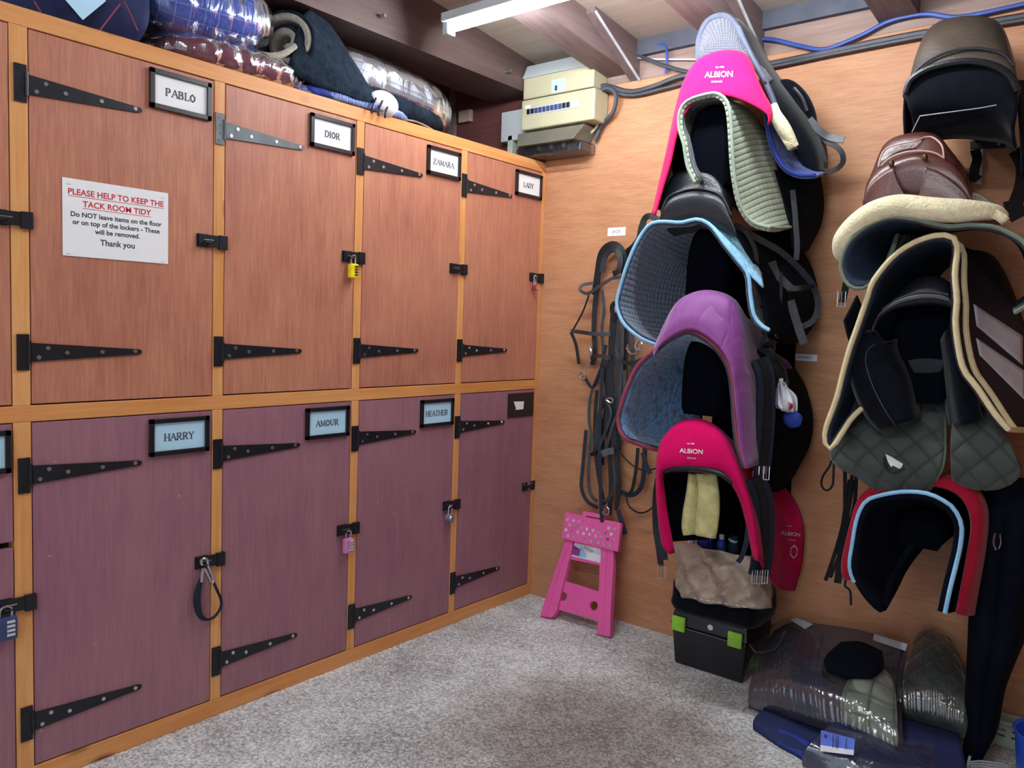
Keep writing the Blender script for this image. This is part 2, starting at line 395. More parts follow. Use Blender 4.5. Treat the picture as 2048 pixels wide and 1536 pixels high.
def patch(target, corners, n, m, name, mt, parent, solid=.002):
    """piece of cloth lying on another surface, outlined by four corners"""
    dg = bpy.context.evaluated_depsgraph_get(); me = target.evaluated_get(dg).to_mesh()
    bv = BVHTree.FromPolygons([v.co.copy() for v in me.vertices], [tuple(p.vertices) for p in me.polygons])
    a, b, c, d = [V((x, y, 0)) for x, y in corners]; R = []
    for j in range(m):
        row = []
        for i in range(n):
            u, v_ = i/(n-1), j/(m-1); q = a.lerp(b, u).lerp(d.lerp(c, u), v_); dr = ray(q.x, q.y).normalized()
            h, nn, ix, dd = bv.ray_cast(CAM, dr)
            if h is None: row = None; break
            row.append(h-dr*.005)
        if row: R.append(row)
    return MB().grid(R[::-1]).build(name, mt, parent, solid=solid, crease=0)

# ------------------------------------------------------------------ palette
M = {}
M['pine'] = wood('pine', [(.3, 'b87440'), (.5, 'd49458'), (.75, 'e8b47a')], 'Z', 70, 3, .45, .2, knots='7a3a1c')
M['pine_y'] = wood('pine_rail', [(.3, 'b87440'), (.5, 'd08c50'), (.75, 'e2aa70')], 'Y', 70, 3, .45, .2, knots='7a3a1c')
M['door_top'] = wood('door_ply_warm', [(.3, '8a564a'), (.5, 'ae725e'), (.72, 'c88e70')], 'Z', 130, 9, .42, .35, 2.2)
M['door_low'] = wood('door_ply_maroon', [(.28, '745062'), (.5, '906474'), (.74, 'a2767c')], 'Z', 110, 7, .5, .3, 1.9, flecks='b08a90')
M['door_edge'] = mat('door_edge', '4a241c', .7)
M['wall_ply'] = wood('wall_ply', [(.22, '8a563a'), (.5, 'b07a58'), (.78, 'c89a74')], 'X', 170, 14, .55, .3, 1.7)
M['wall_dark'] = wood('wall_maroon', [(.28, '4a2a2a'), (.5, '613838'), (.72, '744a48')], 'X', 80, 5, .6, .2)  # on the panel over the lockers this tone stands in for shade
M['old_wood'] = wood('old_wood', [(.25, '5c4a44'), (.5, '8a726a'), (.75, 'a8948a')], 'X', 60, 2, .7, .5)
M['ceil'] = wood('ceiling_ply', [(.25, '84786e'), (.5, 'a4988c'), (.75, 'bcb0a4')], 'X', 40, 2, .7, .5)
M['beam'] = wood('beam_dark', [(.25, '3c302e'), (.5, '564644'), (.75, '6c5a56')], 'Y', 50, 2, .65, .4)
M['rafter'] = wood('rafter_wood', [(.25, '504446'), (.5, '6c5c5c'), (.75, '887674')], 'Y', 50, 2, .65, .4)
M['strip'] = mat('strip_grey', '4a4e5c', .7)
M['black_metal'] = mat('black_japanned', '1c2028', .42, .3, .5, .2, 20)
M['grey_metal'] = mat('grey_metal', '5c6468', .5, .3, .5, .2, 20)
M['steel'] = mat('steel', 'c8ccd4', .28, 1.0, .5, .1)
M['brass'] = mat('dark_brass', '54432e', .4, .8)
M['black_plastic'] = mat('black_plastic', '15181f', .35, 0, .5)
M['rack'] = mat('rack_plastic', '04060e', .85, 0, .04)
M['paper'] = mat('white_paper', 'eef2f6', .8, 0, .3, .03)
M['card_blue'] = mat('card_blue_and_reflection', 'b4def6', .8, 0, .3, .03)  # pale blue card; on the lower name plates it paints in reflected blue light
M['ink'] = mat('ink', '30343c', .8); M['ink_grey'] = mat('ink_grey', '5a606a', .8)
M['red_ink'] = mat('red_ink', 'c22438', .8)
M['flap'] = mat('flap_leather', '0c1018', .85, 0, .08, .3, 30, .3, 160)
M['leather'] = mat('black_leather', '14161d', .38, 0, .45, .3, 30, .25, 160)
M['leather_soft'] = mat('black_suede', '090d16', .85, 0, .08, .3, 30, .25, 160, sheen=.15)
M['leather_grey'] = mat('worn_black_leather', '2a2d34', .4, 0, .45, .35, 25, .2, 160)
M['strap'] = mat('strap_leather', '0b0d12', .5, 0, .35, .4, 30)
M['strap_blue'] = mat('strap_navy', '121c2e', .55, 0, .35, .3, 30)
M['brown'] = mat('brown_leather', '4e2a25', .32, 0, .55, .35, 12, .2, 120)
M['olive_leather'] = mat('dark_brown_leather', '4a4038', .38, 0, .5, .35, 10, .25, 120)
M['piping_brown'] = mat('pale_stitch', 'c8a8a0', .6)
M['pink'] = mat('pink_cloth', 'd81a5c', .9, 0, .08, .12, 6, .3, 300, sheen=.1)
M['red'] = mat('crimson_cloth', 'c20f58', .9, 0, .05, .15, 6, .3, 300, sheen=.05)
M['red_dark'] = mat('red_cloth', 'a01a34', .9, 0, .05, .15, 6, .3, 300, sheen=.2)
def creased(name, col, sc=6.5, dist=.035):
    t = NT(name); no = t.n('ShaderNodeTexNoise'); no.inputs['Scale'].default_value = sc; no.inputs['Detail'].default_value = 2; no.inputs['Distortion'].default_value = 1.2
    t.l(t.coords((1, .6, .55), rot=(.3, .5, .4)), no.inputs['Vector']); t.set(Base_Color=lin(col), Roughness=.6); t.b.inputs['Sheen Weight'].default_value = .35
    t.bump(t.math('POWER', t.math('ABSOLUTE', t.math('SUBTRACT', no.outputs['Fac'], .5)), .8), dist, .5); return t.m
M['purple'] = creased('purple_cloth', '7a2f80')
M['maroon_bind'] = mat('maroon_binding', '8a3a50', .8)
M['lining'] = mat('dark_lining', '080c18', .95, 0, .1)
M['green_q'] = quilt('sage_quilt', '8f9c84', 'brick', .020, depth=.006)
M['sage_bind'] = mat('sage_binding', '8a9688', .8)
M['navy_q'] = quilt('navy_quilt', '5a7490', 'square', .021, depth=.006, dark=.35, sheen=.5)
M['navy_lining_q'] = quilt('navy_lining_quilt', '2a3448', 'pebble', .03, depth=.006, dark=.4)
M['sky_q'] = quilt('sky_quilt', '86c0e0', 'pebble', .016, depth=.003, dark=.8)
M['sky_bind'] = mat('sky_binding', '8cc4ea', .6)
M['pebble'] = quilt('navy_pebble_quilt', '5c88b8', 'pebble', .02, depth=.008, dark=.4, sheen=.5)
M['pebble_blue'] = quilt('blue_pebble_quilt', '3c50a0', 'pebble', .018, depth=.006, dark=.5)
M['mesh'] = quilt('airmesh', '5a5e70', 'square', .0095, depth=.004, dark=.08)
M['bind_grey'] = mat('grey_binding', '50566a', .7)
M['green_dark'] = quilt('dark_green_quilt', '36403c', 'diamond', .06, depth=.008, dark=.55)
M['green_bind'] = mat('green_binding', '6c7a6c', .8)
M['black_q'] = quilt('black_quilt', '242a34', 'square', .05, depth=.008, dark=.5)
M['fleece'] = mat('cream_fleece', 'e6dcb8', .95, 0, .1, .12, 60, 1.0, 120, sheen=.5)
M['cream_bind'] = mat('cream_binding', 'd6c8a0', .85, 0, .2, .1, 60)
M['brown_cloth'] = mat('brown_cloth', '2e282e', .85, 0, .2, .15)
M['silver'] = mat('silver_reflective', 'c4d0e6', .5, 0, .5, .12, 25)
M['slate'] = mat('slate_lining', '26364a', .85, 0, .2)
M['towel'] = mat('yellow_towel', 'd4cc90', .95, 0, .1, .2, 25, .8, 200, sheen=.3)
M['pink_plastic'] = mat('pink_plastic', 'e05ca4', .4, 0, .5, .06)
M['white_rubber'] = mat('white_rubber', 'fdf4f8', .6)
M['lime'] = mat('lime_plastic', '8cc83c', .4)
M['paper_bag'] = facet('brown_paper_bag', 'b09c8c', 'd0c0b0', '8a7464')
M['cream_plastic'] = mat('cream_plastic', 'b8b496', .4, 0, .5, .05)
M['white_plastic'] = mat('white_plastic', 'b4bcc0', .4, 0, .5, .05)
M['grey_plastic'] = mat('smoked_grey_plastic', '6a685c', .3, 0, .5, .15)
M['cable'] = mat('grey_cable', '3a3c46', .5); M['cable_blue'] = mat('blue_cable', '2c4a9c', .5); M['cable_white'] = mat('white_cable', 'b8bcc4', .5)
M['blue_plastic'] = mat('blue_plastic', '2a5ad0', .4)
M['navy_cloth'] = mat('navy_cloth', '1e2750', .75, 0, .3, .2, 8, .3, 200)
M['blue_cloth'] = mat('royal_blue_cloth', '24388c', .7, 0, .3, .25, 8, .3, 200)
M['plaid'] = checks('blue_plaid', '1e3c9c', '2c54b8', '6c8cd8', .045)
M['plaid_small'] = checks('blue_white_check', '3c54a8', '8c9cc8', 'd8dce8', .03)
M['maroon_cloth'] = mat('maroon_cloth', '6c3448', .8, 0, .3, .3, 10)
M['rug_navy'] = mat('navy_rug', '1c2632', .95, 0, .1, .5, 40, .6, 150)
M['rug_fleece'] = mat('grey_fleece', 'a8a498', .95, 0, .1, .2, 60, 1.0, 120)
M['grey_cloth'] = mat('charcoal_cloth', '2c3036', .85, 0, .2, .3, 8)
M['sage_cloth'] = quilt('sage_blocks', '7c8678', 'square', .075, depth=.01, dark=.4)
M['plum_cloth'] = mat('plum_charcoal', '3c3844', .8, 0, .2, .2, 6)
M['garment'] = mat('black_garment', '070b18', .9, 0, .1, .3, 6, .3, 120)
M['film'] = film('clear_film')
M['label'] = mat('label_white', 'd8dce4', .6)
M['yellow'] = mat('yellow_enamel', 'e6d010', .4); M['lilac'] = mat('pink_enamel', 'e08cc8', .4); M['silver_enamel'] = mat('silver_enamel', '7c8494', .4, .4)
M['red_enamel'] = mat('red_enamel', 'a02030', .4); M['blue_enamel'] = mat('blue_enamel', '34406c', .4)
M['basket'] = mat('grey_green_plastic', 'aab4a8', .5)
M['stripe_white'] = mat('white_cloth', 'e0e2e6', .8)
def floor_mat():
    t = NT('concrete'); co = t.coords()
    sp = t.noise(co, 110, 3, .8); big = t.noise(co, 1.6, 4, .6); md = t.noise(co, 9, 4, .6)
    f = t.math('ADD', t.math('MULTIPLY', sp, .75), t.math('ADD', t.math('MULTIPLY', big, .3), t.math('MULTIPLY', md, .15)))
    col = t.ramp(f, [(.44, lin('6e6c6c')), (.57, lin('b4b4b4')), (.69, lin('f2f6f8'))])
    # worn brownish patch in the middle of the floor
    g = t.n('ShaderNodeNewGeometry'); vm = t.n('ShaderNodeVectorMath', operation='DISTANCE'); t.l(g.outputs['Position'], vm.inputs[0]); vm.inputs[1].default_value = tuple(PZ(1190, 1480, 0))
    d = t.math('ADD', vm.outputs['Value'], t.math('MULTIPLY', t.math('SUBTRACT', t.noise(co, 3.5, 4, .6), .5), .7))
    m = t.ramp(d, [(.30, (.7, .7, .7, 1)), (.62, (0, 0, 0, 1))])
    col = t.mix(m, col, t.mix(1.0, col, lin('a8988a'), 'MULTIPLY'))
    t.set(Base_Color=col, Roughness=.85); t.bump(t.math('ADD', sp, t.math('MULTIPLY', t.noise(co, 60, 2), .6)), .010, .7); return t.m
M['floor'] = floor_mat()
t_ = NT('tube_glass'); t_.set(Base_Color=(1, 1, 1, 1)); t_.b.inputs['Emission Color'].default_value = (.93, .97, 1, 1); t_.b.inputs['Emission Strength'].default_value = TUBE_STRENGTH
M['tube'] = t_.m

# ================================================================== ROOM
def cz(y): return 2.56 - .1*y           # ceiling height over depth
struct(MB().box(-.62, 3.2, -4.6, 0, -.05, 0).build('floor', M['floor'], smooth=False))
struct(MB().box(-.62, 3.25, 0, .05, 0, 2.40).build('wall_back', M['wall_ply'], smooth=False))
struct(MB().box(-.62, 3.25, -.002, .05, 2.40, 2.62).build('trim_1', M['old_wood'], smooth=False))
struct(MB().box(-.585, -.004, -.008, 0, 2.097, 2.56).build('shade_panel', M['wall_dark'], smooth=False))  # added dark panel: paints the shade on the back wall above the lockers
struct(MB().box(-.62, -.585, -.03, 0, 0, 2.56).build('trim_3', M['rafter'], smooth=False))
struct(MB().box(.455, 3.2, -.03, -.002, 2.495, 2.575).build('trim_4', M['strip'], smooth=False))
struct(MB().box(-.67, -.62, -4.6, .05, 0, 3.0).build('wall_left', M['wall_dark'], smooth=False))
struct(MB().box(3.2, 3.25, -4.6, 0, 0, 3.0).build('wall_right', M['wall_ply'], smooth=False))
b = [V((-.67, .05, cz(.05))), V((3.25, .05, cz(.05))), V((3.25, -4.6, cz(-4.6))), V((-.67, -4.6, cz(-4.6)))]
struct(MB().hexa(b, [p+V((0, 0, .04)) for p in b]).build('ceiling', M['ceil'], smooth=False))
def rafter(x0, x1, h, y1=-4.5):
    b = [V((x0, 0, cz(0)-h)), V((x1, 0, cz(0)-h)), V((x1, y1, cz(y1)-h)), V((x0, y1, cz(y1)-h))]
    return MB().hexa(b[::-1], [p+V((0, 0, h+.001)) for p in b[::-1]])
for i, (x0, x1) in enumerate(((.31, .445), (.88, 1.0), (1.47, 1.60), (2.07, 2.2), (2.68, 2.8))):
    struct(rafter(x0, x1, .125).build('beam', M['rafter'], smooth=False))
struct(MB().hexa([V((-.33, -.0, 2.415)), V((-.33, -4.5, 2.415)), V((-.075, -4.5, 2.415)), V((-.075, -.0, 2.415))],
                 [V((-.33, -.0, 2.57)), V((-.33, -4.5, 3.02)), V((-.075, -4.5, 3.02)), V((-.075, -.0, 2.57))]).build('beam', M['beam'], smooth=False))
# firring wedges beside two rafters, each with its pale lower edge
for x, yy in ((.445, -.36), (1.0, -.34)):
    z0 = cz(0)-.16; a = [V((x+.001, -.001, z0)), V((x+.045, -.001, z0)), V((x+.045, yy, cz(yy)-.02)), V((x+.001, yy, cz(yy)-.02))]
    struct(MB().hexa(a[::-1], [V((p.x, p.y, cz(p.y))) for p in a[::-1]]).build('beam', M['rafter'], smooth=False))
    struct(MB().tube([V((x+.047, -.004, z0)), V((x+.047, yy, cz(yy)-.02))], .006, 6).build('trim_5', M['cable_white']))

# ceiling bolts in the dark beam
for (px, py) in ((760, 34), (1011, 143)):
    c = PX(px, py, -.075)
    tag(MB().disc(c, (1, 0, 0), .008, .03, 8).build('bolt', M['steel']), 'bolt end in the dark beam, ' + ('nearer the fuse box' if px > 900 else 'above the rolled rug'), 'bolt', 'beam bolts')

# fluorescent fittings
def fitting(x0, x1, y, label, z=None):
    z = cz(y)-.125 if z is None else z
    t = thing('fluorescent_light', label, 'light', ((x0+x1)/2, y, z), None)
    MB().box(x0, x1, y-.035, y+.035, z-.035, z).build('batten', M['white_plastic'], t, smooth=False, bevel=.004)
    MB().tube([V((x0+.03, y-.01, z-.058)), V((x1-.03, y-.01, z-.058))], .015, 16).build('tube', M['tube'], t)
    for x in (x0+.012, x1-.012):
        MB().box(x-.012, x+.018, y-.025, y+.02, z-.08, z-.034).build('end_cap', M['white_plastic'], t, smooth=False, bevel=.004)
fitting(.10, 1.62, -.80, 'lit fluorescent tube fitting on the ceiling beside the dark beam', 2.505)
fitting(.9, 2.42, -3.3, 'unseen second fluorescent tube fitting, added behind the camera as fill light')  # out of view, added to throw fill light on the fronts

# ================================================================== LOCKERS
YR = [-2.8065, -2.242, -1.6776, -1.1127, -.5492]
PITCH, PW = .5645, .036
ft = thing('pine_framework', 'pine face frame with posts and rails around the whole bank of lockers', 'frame', (0, -1.4, 0))
for z0, z1, nm in ((0, .0557, 'bottom_rail'), (1.018, 1.0619, 'middle_rail'), (2.047, 2.0946, 'top_rail')):
    MB().box(-.045, 0, -2.9, -.0, z0, z1).build(nm, M['pine_y'], ft, smooth=False, bevel=.002)
for k, yr in enumerate(YR[1:]+[0.]):
    w_ = .043 if k == 0 else (.026 if yr == 0 else PW)
    for z0, z1 in ((.0557, 1.018), (1.0619, 2.047)):
        MB().box(-.045, -.0005, yr-w_, yr-(.0005 if yr == 0 else 0), z0, z1).build('post', M['pine'], ft, smooth=False, bevel=.0015)
tag(MB().box(-.6, -.0455, -2.9, -.01, 2.075, 2.0946).build('cover_board', M['wall_dark'], smooth=False), 'dark board closing the top of the locker bank, stacked with rugs', 'board')

def hinge(y, z, mt, parent, grey=False):
    mb = MB()
    mb.box(.0005, .0045, y-.034, y-.004, z-.048, z+.048)
    mb.tube([V((.004, y-.004, z-.030)), V((.004, y-.004, z+.030))], .005, 8)
    q = [(y+.002, .025), (y+.29, .0075), (y+.298, .004), (y+.298, -.004), (y+.29, -.0075), (y+.002, -.025)]
    mb.hexa([V((.0005, a, z+b)) for a, b in q], [V((.0045, a, z+b)) for a, b in q])
    for dy, dz in ((.019, -.014), (.042, .011), (.091, -.002), (.185, .0), (.279, .001)):
        mb.disc((.0045, y+dy, z+dz), (1, 0, 0), .0062, .002, 10, 1)
    for dz in (-.036, -.012, .012, .036):
        mb.disc((.0045, y-.022+(.006 if abs(dz) < .02 else 0), z+dz), (1, 0, 0), .0045, .0012, 8, 0)
    return mb.build('strap_hinge', [mt, M['steel']], parent, smooth=False)
def hasp(y, z, parent, open_=False, mt=None):
    mb = MB(); a = y+.47; mt = mt or M['black_metal']
    mb.box(.0005, .004, a, a+.042, z-.02, z+.02)
    if open_:
        mb.box(.004, .016, a+.006, a+.05, z-.006, z+.006); mb.box(.0005, .004, a+.066, a+.1, z-.022, z+.022)
        mb.tube([V((.016, a+.02, z)), V((.03, a+.02, z)), V((.03, a+.02, z+.014))], .004, 8)
        for k in range(3): mb.disc((.004, a+.012+.03*k, z+.012), (1, 0, 0), .004, .002, 8, 1)
    else:
        mb.box(.004, .011, a+.004, a+.092, z-.018, z+.018); mb.box(.0005, .013, a+.072, a+.1, z-.024, z+.02)
        mb.tube([V((.011, a+.018, z-.006)), V((.024, a+.018, z-.006)), V((.024, a+.036, z-.006)), V((.011, a+.036, z-.006))], .003, 8)
        mb.box(.011, .0118, a+.02, a+.052, z+.001, z+.004, 1)
    return mb.build('hasp', [mt, M['steel']], parent, smooth=False, bevel=.001)
MF = lambda y, z, x=.006: Matrix(((0, 0, 1, x), (1, 0, 0, y), (0, 1, 0, z), (0, 0, 0, 1)))   # text frame on the locker face
def name_plate(y, z1, name, parent, blue=False, empty=False, missing=False):
    y0, y1, z0 = y+.32, y+.513, z1-.113
    mb = MB()
    if missing:
        mb.box(.0005, .004, y0, y1, z0, z1); mb.disc((.004, y1-.02, z1-.05), (1, 0, 0), .004, .002, 8)
        np_ = mb.build('name_plate', M['black_plastic'], parent, smooth=False, bevel=.001)
        MB().add([V((.0042, y0+.04, z0+.075)), V((.0042, y0+.06, z0+.04)), V((.0042, y0+.052, z0+.035)), V((.0042, y0+.115, z0+.035)), V((.0042, y0+.118, z0+.072))], [(0, 1, 2, 3, 4)]).build('card', M['paper'], np_, smooth=False, solid=.0004)
        return
    for a in ((y0, y1, z0, z0+.014), (y0, y1, z1-.014, z1), (y0, y0+.014, z0, z1), (y1-.014, y1, z0, z1)):
        mb.box(.0005, .011, *a)
    mb.box(.0005, .002, y0, y1, z0, z1)
    np_ = mb.build('name_plate', M['black_plastic'], parent, smooth=False, bevel=.003)
    MB().box(.002, .004, y0+.013, y1-.013, z0+.013, z1-.013).build('card', M['card_blue' if blue else 'paper'], np_, smooth=False)  # lower cards have a bluish reflection put into their colour
    if name: serif(name, .021, MF((y0+y1)/2, (z0+z1)/2-.002, .0042), M['ink_grey'], np_)
def locker(col, z0, z1, label, hz, hspz, plate_=None, open_=False, warm=True, blue=False, missing=False, greyh=False, nz=None, raw=0):
    y = YR[col]; ye = y+PITCH-(PW if col < 4 else .026); 
    if col == 0: ye = y+PITCH-.043
    t = thing('tack_locker', label, 'locker', (0, (y+ye)/2, z0), 'tack lockers in two tiers')
    mb = MB()
    mb.box(-.58, -.05, y-.012, y-.002, z0, z1-.0); mb.box(-.58, -.05, ye+.002, ye+.009, z0, z1); mb.box(-.59, -.58, y-.012, ye+.009, z0, z1); mb.box(-.58, -.05, y, ye, z0-.004, z0+.006)
    mb.build('carcass', M['wall_dark'], t, smooth=False)
    dm = MB().box(-.018, -.001, y+.003, ye-.003, z0+.004, z1-.003)
    d = dm.build('door', M['door_top' if warm else 'door_low'], t, smooth=False, bevel=.0015)
    for i, z in enumerate(hz):
        if col: hinge(y, z, M['grey_metal'] if (greyh and i == 0) else M['black_metal'], d)
    if hspz: hasp(y-(.021 if col == 4 else 0), hspz, d, open_)
    if plate_ is not None or missing: name_plate(y, nz, plate_, d, blue, missing=missing)
    return t
UP, LO = (1.0619, 2.047), (.0557, 1.018)
hu, hl = (1.902, 1.205), (.874, .186)
locker(1, *UP, 'upper locker with warm brown door, notice pinned on it, plate reading PABLO', hu, 1.551, 'PABLO', nz=2.031)
locker(2, *UP, 'upper locker with plate reading DIOR and a greyish top hinge', hu, 1.551, 'DIOR', nz=2.028, greyh=True)
locker(3, *UP, 'upper locker with plate reading ZAMARA and a closed hasp', hu, 1.551, 'ZAMARA', nz=2.028)
locker(4, *UP, 'upper locker next to the corner, under the fuse box, plate reading LADY', hu, 1.551, 'LADY', nz=2.027)
locker(1, *LO, 'lower maroon locker with plate reading HARRY', hl, .53, 'HARRY', nz=1.002, warm=False, blue=True)
locker(2, *LO, 'lower maroon locker with plate reading AMOUR', hl, .533, 'AMOUR', nz=1.002, warm=False, blue=True)
locker(3, *LO, 'lower maroon locker with plate reading HEATHER', hl, .538, 'HEATHER', nz=1.002, warm=False, blue=True)
locker(4, *LO, 'lower maroon locker in the corner with a black plate and torn white card', hl, .546, None, nz=1.003, warm=False, missing=True, open_=True)
locker(0, *UP, 'upper locker cut off at the picture edge, next to the PABLO one', (), 1.553)
locker(0, .695, 1.018, 'small maroon locker cut off at the edge with a blank plate', (), None, '', nz=1.0, warm=False, blue=True)
locker(0, .0557, .685, 'lower maroon locker cut off at the edge with a blue padlock', (), .528, warm=False)

# notice on the first locker
sg = thing('notice_sign', 'white paper notice asking to keep the tack room tidy, pinned to a locker door', 'sign', (0, -2.01, 1.468))
MB().box(.0005, .0016, -2.1601, -1.8631, 1.4686, 1.6786).build('paper', M['paper'], sg, smooth=False)
for txt, z, s, mt_, und in (('PLEASE HELP TO KEEP THE', 1.643, .0192, 'red_ink', 1), ('TACK ROOM TIDY', 1.613, .0192, 'red_ink', 1), ('Do NOT leave items on the floor', 1.583, .0158, 'ink', 0),
                            ('or on top of the lockers - These', 1.562, .0158, 'ink', 0), ('will be removed.', 1.541, .0158, 'ink', 0), ('Thank you', 1.512, .0195, 'ink', 0)):
    o = text(txt, s*1.18, MF(-2.012, z, .0018), M[mt_], sg, bold=.0005)
    if und:
        ys = [v.co.y for v in o.data.vertices]
        MB().box(.0016, .002, min(ys), max(ys), z-.012, z-.0105).build('underline', M['red_ink'], sg, smooth=False)
for y in (-2.145, -1.88):
    for z in (1.662, 1.474): MB().box(.0016, .0022, y-.005, y+.005, z-.0006, z+.0006).build('staple', M['steel'], sg, smooth=False)

def padlock(y, z, name, label, body, wd, ht, kind='box', sh=.03):
    """shackle top at (y, z), hanging in front of the hasp"""
    t = thing('padlock', label, 'padlock', (.024, y, z-sh-ht))
    pts = [V((.02, y-wd*.28, z-sh-.004))] + [V((.02+.004*math.sin(a), y-wd*.28*math.cos(a), z-wd*.28+wd*.28*math.sin(a))) for a in [PI*k/8 for k in range(9)]] + [V((.02, y+wd*.28, z-sh-.004))]
    MB().tube(pts, .003, 8).build('shackle', M['steel'], t)
    if kind == 'box':
        b_ = MB().box(.009, .031, y-wd/2, y+wd/2, z-sh-ht, z-sh).build('body', M[body], t, smooth=False, bevel=.005)
        mb = MB()
        for k in range(4):
            zz = z-sh-ht*(.2+.19*k); mb.tube([V((.0315, y-wd*.02, zz)), V((.0315, y+wd*.34, zz))], ht*.065, 8)
        mb.build('dials', M['white_plastic' if body != 'yellow' else 'ink'], t)
    else:
        MB().disc((.010, y, z-sh-ht*.45), (1, 0, 0), ht*.5, .02, 20).build('body', M[body], t)
        MB().disc((.030, y, z-sh-ht*.45), (1, 0, 0), ht*.3, .003, 20).build('dials', M['steel'], t)
padlock(-1.170, 1.555, 'a', 'yellow combination padlock on the DIOR locker', 'yellow', .036, .052)
padlock(-1.168, .532, 'b', 'pink combination padlock on the AMOUR locker', 'lilac', .040, .055)
padlock(-.616, .540, 'c', 'round silver padlock on the HEATHER locker', 'silver_enamel', .036, .042, 'round', .034)
padlock(-.060-.021, 1.558, 'd', 'small red padlock on the upper corner locker', 'red_enamel', .022, .026, 'box', .044)
padlock(-2.315, .535, 'e', 'blue combination padlock at the picture edge', 'blue_enamel', .052, .062)
# snap clip with a looped cord
ct = thing('snap_clip', 'steel snap hook with a black cord loop hanging on the HARRY locker', 'clip', (.02, -1.72, .34))
cl = [PX(x, y, .022) for x, y in ((404, 1130), (402, 1122), (408, 1117), (415, 1120), (416, 1130), (424, 1148), (427, 1160), (424, 1166), (418, 1156), (408, 1136), (404, 1150), (403, 1164))]
MB().tube(cr(cl, 40), .0045, 8).build('hook', M['steel'], ct)
MB().tube(cr([PX(x, y, .014) for x, y in ((404, 1152), (396, 1180), (394, 1205), (400, 1230), (412, 1239), (428, 1234), (441, 1216), (442, 1200), (434, 1180), (427, 1164))], 40), [.005+.007*max(0, math.sin(PI*k/20)) if k < 20 else .0045 for k in range(40)], 8).build('cord', M['strap_blue'], ct)

# ================================================================== WALL FITTINGS
def wall_label(px, txt, label):
    a, b_, c, d = [P(x, y, .001) for x, y in px]
    t = thing('wall_label', label, 'label', (a+c)/2, None)
    x0, x1, z0, z1 = a.x, c.x, c.z, a.z
    MB().box(x0, x1, -.0022, -.0004, z0, z1).build('card', M['paper'], t, smooth=False)
    text(txt, (z1-z0)*.55, frame_mat(((x0+x1)/2, -.0028, (z0+z1)/2), (1, 0, 0), (0, 0, 1)), M['ink_grey'], t)
wall_label([(1216, 456), (1251, 456), (1251, 471), (1216, 471)], 'JACK', 'small white name label on the plywood above the bridles')
wall_label([(1488, 641), (1532, 641), (1532, 657), (1488, 657)], 'LADY', 'small white name label under the blue-edged saddle pad')
wall_label([(1582, 707), (1634, 707), (1634, 723), (1582, 723)], 'ZAMARA', 'small white name label above the hanging treat bag')

# consumer unit
fx0, fx1 = P(1043, 200, .12).x, P(1183, 200, .12).x
def fz(y): return P(1110, y, .12).z
t = thing('fuse_box', 'cream consumer unit with a white lid and a row of breakers on the wall', 'fuse box', ((fx0+fx1)/2, 0, fz(255)))
MB().box(fx0, fx1, -.11, -.002, fz(186), fz(142)).build('upper_cover', M['cream_plastic'], t, smooth=False, bevel=.006)
MB().box(fx0-.004, fx1+.012, -.115, -.002, fz(250), fz(188)).build('lower_cover', M['cream_plastic'], t, smooth=False, bevel=.008)
MB().hexa([V((fx0-.002, -.002, fz(141))), V((fx1+.004, -.002, fz(141))), V((fx1+.004, -.118, fz(144))), V((fx0-.002, -.118, fz(144)))][::-1],
          [V((fx0-.002, -.002, fz(112))), V((fx1+.004, -.002, fz(112))), V((fx1+.004, -.085, fz(114))), V((fx0-.002, -.085, fz(114)))][::-1]).build('lid', M['white_plastic'], t, smooth=False, bevel=.003)
MB().box(fx0+.03, fx1-.07, -.1175, -.114, fz(222), fz(206)).build('breaker_window', M['white_plastic'], t, smooth=False)
for k in range(11):
    x = fx0+.036+k*.0225
    MB().box(x, x+.016, -.124, -.1174, fz(219), fz(209)).build('breaker', M['blue_enamel' if 2 <= k < 9 else 'black_plastic'], t, smooth=False, bevel=.001)
MB().box(fx0+.02, fx0+.05, -.1165, -.114, fz(206), fz(200)).build('rating_label', M['paper'], t, smooth=False)
st_ = MB().box((fx0+fx1)/2-.03, (fx0+fx1)/2+.045, -.1115, -.109, fz(184), fz(158)).build('sticker', M['card_blue'], t, smooth=False)
MB().box((fx0+fx1)/2-.012, (fx0+fx1)/2+.002, -.1122, -.111, fz(180), fz(170)).build('sticker_mark', M['ink'], st_, smooth=False)
mx0, mx1 = P(1036, 290, .1).x, P(1165, 290, .1).x
t = thing('meter_box', 'smoked grey plastic meter cover below the fuse box', 'meter', ((mx0+mx1)/2, 0, 2.11))
zt, zb = fz(254), fz(285)
MB().hexa([V((mx0+.03, -.01, zb)), V((mx1-.02, -.01, zb)), V((mx1-.03, -.14, zb)), V((mx0+.02, -.14, zb))][::-1], [V((mx0, -.002, zt)), V((mx1+.01, -.002, zt)), V((mx1+.01, -.105, zt)), V((mx0, -.105, zt))][::-1]).build('cover', M['grey_plastic'], t, smooth=False, bevel=.006)
MB().box(mx0+.02, mx1-.02, -.09, -.002, 2.112, zb-.004).build('base', M['black_plastic'], t, smooth=False, bevel=.005)
MB().box(mx0+.002, mx1+.006, -.118, -.001, 2.1, zb-.001).build('wrap', M['film'], t, smooth=False, bevel=.01)
for k in range(3): MB().disc(((mx0+mx1)/2-.06+.07*k, -.09, 2.14), (0, -1, 0), .012, .012, 10).build('screw_terminal', M['steel'], t)
a, c = P(1003, 225, .06), P(1046, 278, .06)
t = thing('junction_box', 'white switch box half behind the fuse box', 'junction box', ((a.x+c.x)/2, 0, c.z))
MB().box(a.x, c.x+.03, -.06, -.0085, c.z, a.z).build('case', M['white_plastic'], t, smooth=False, bevel=.004)
a, c = P(1018, 272, .05), P(1036, 306, .05)
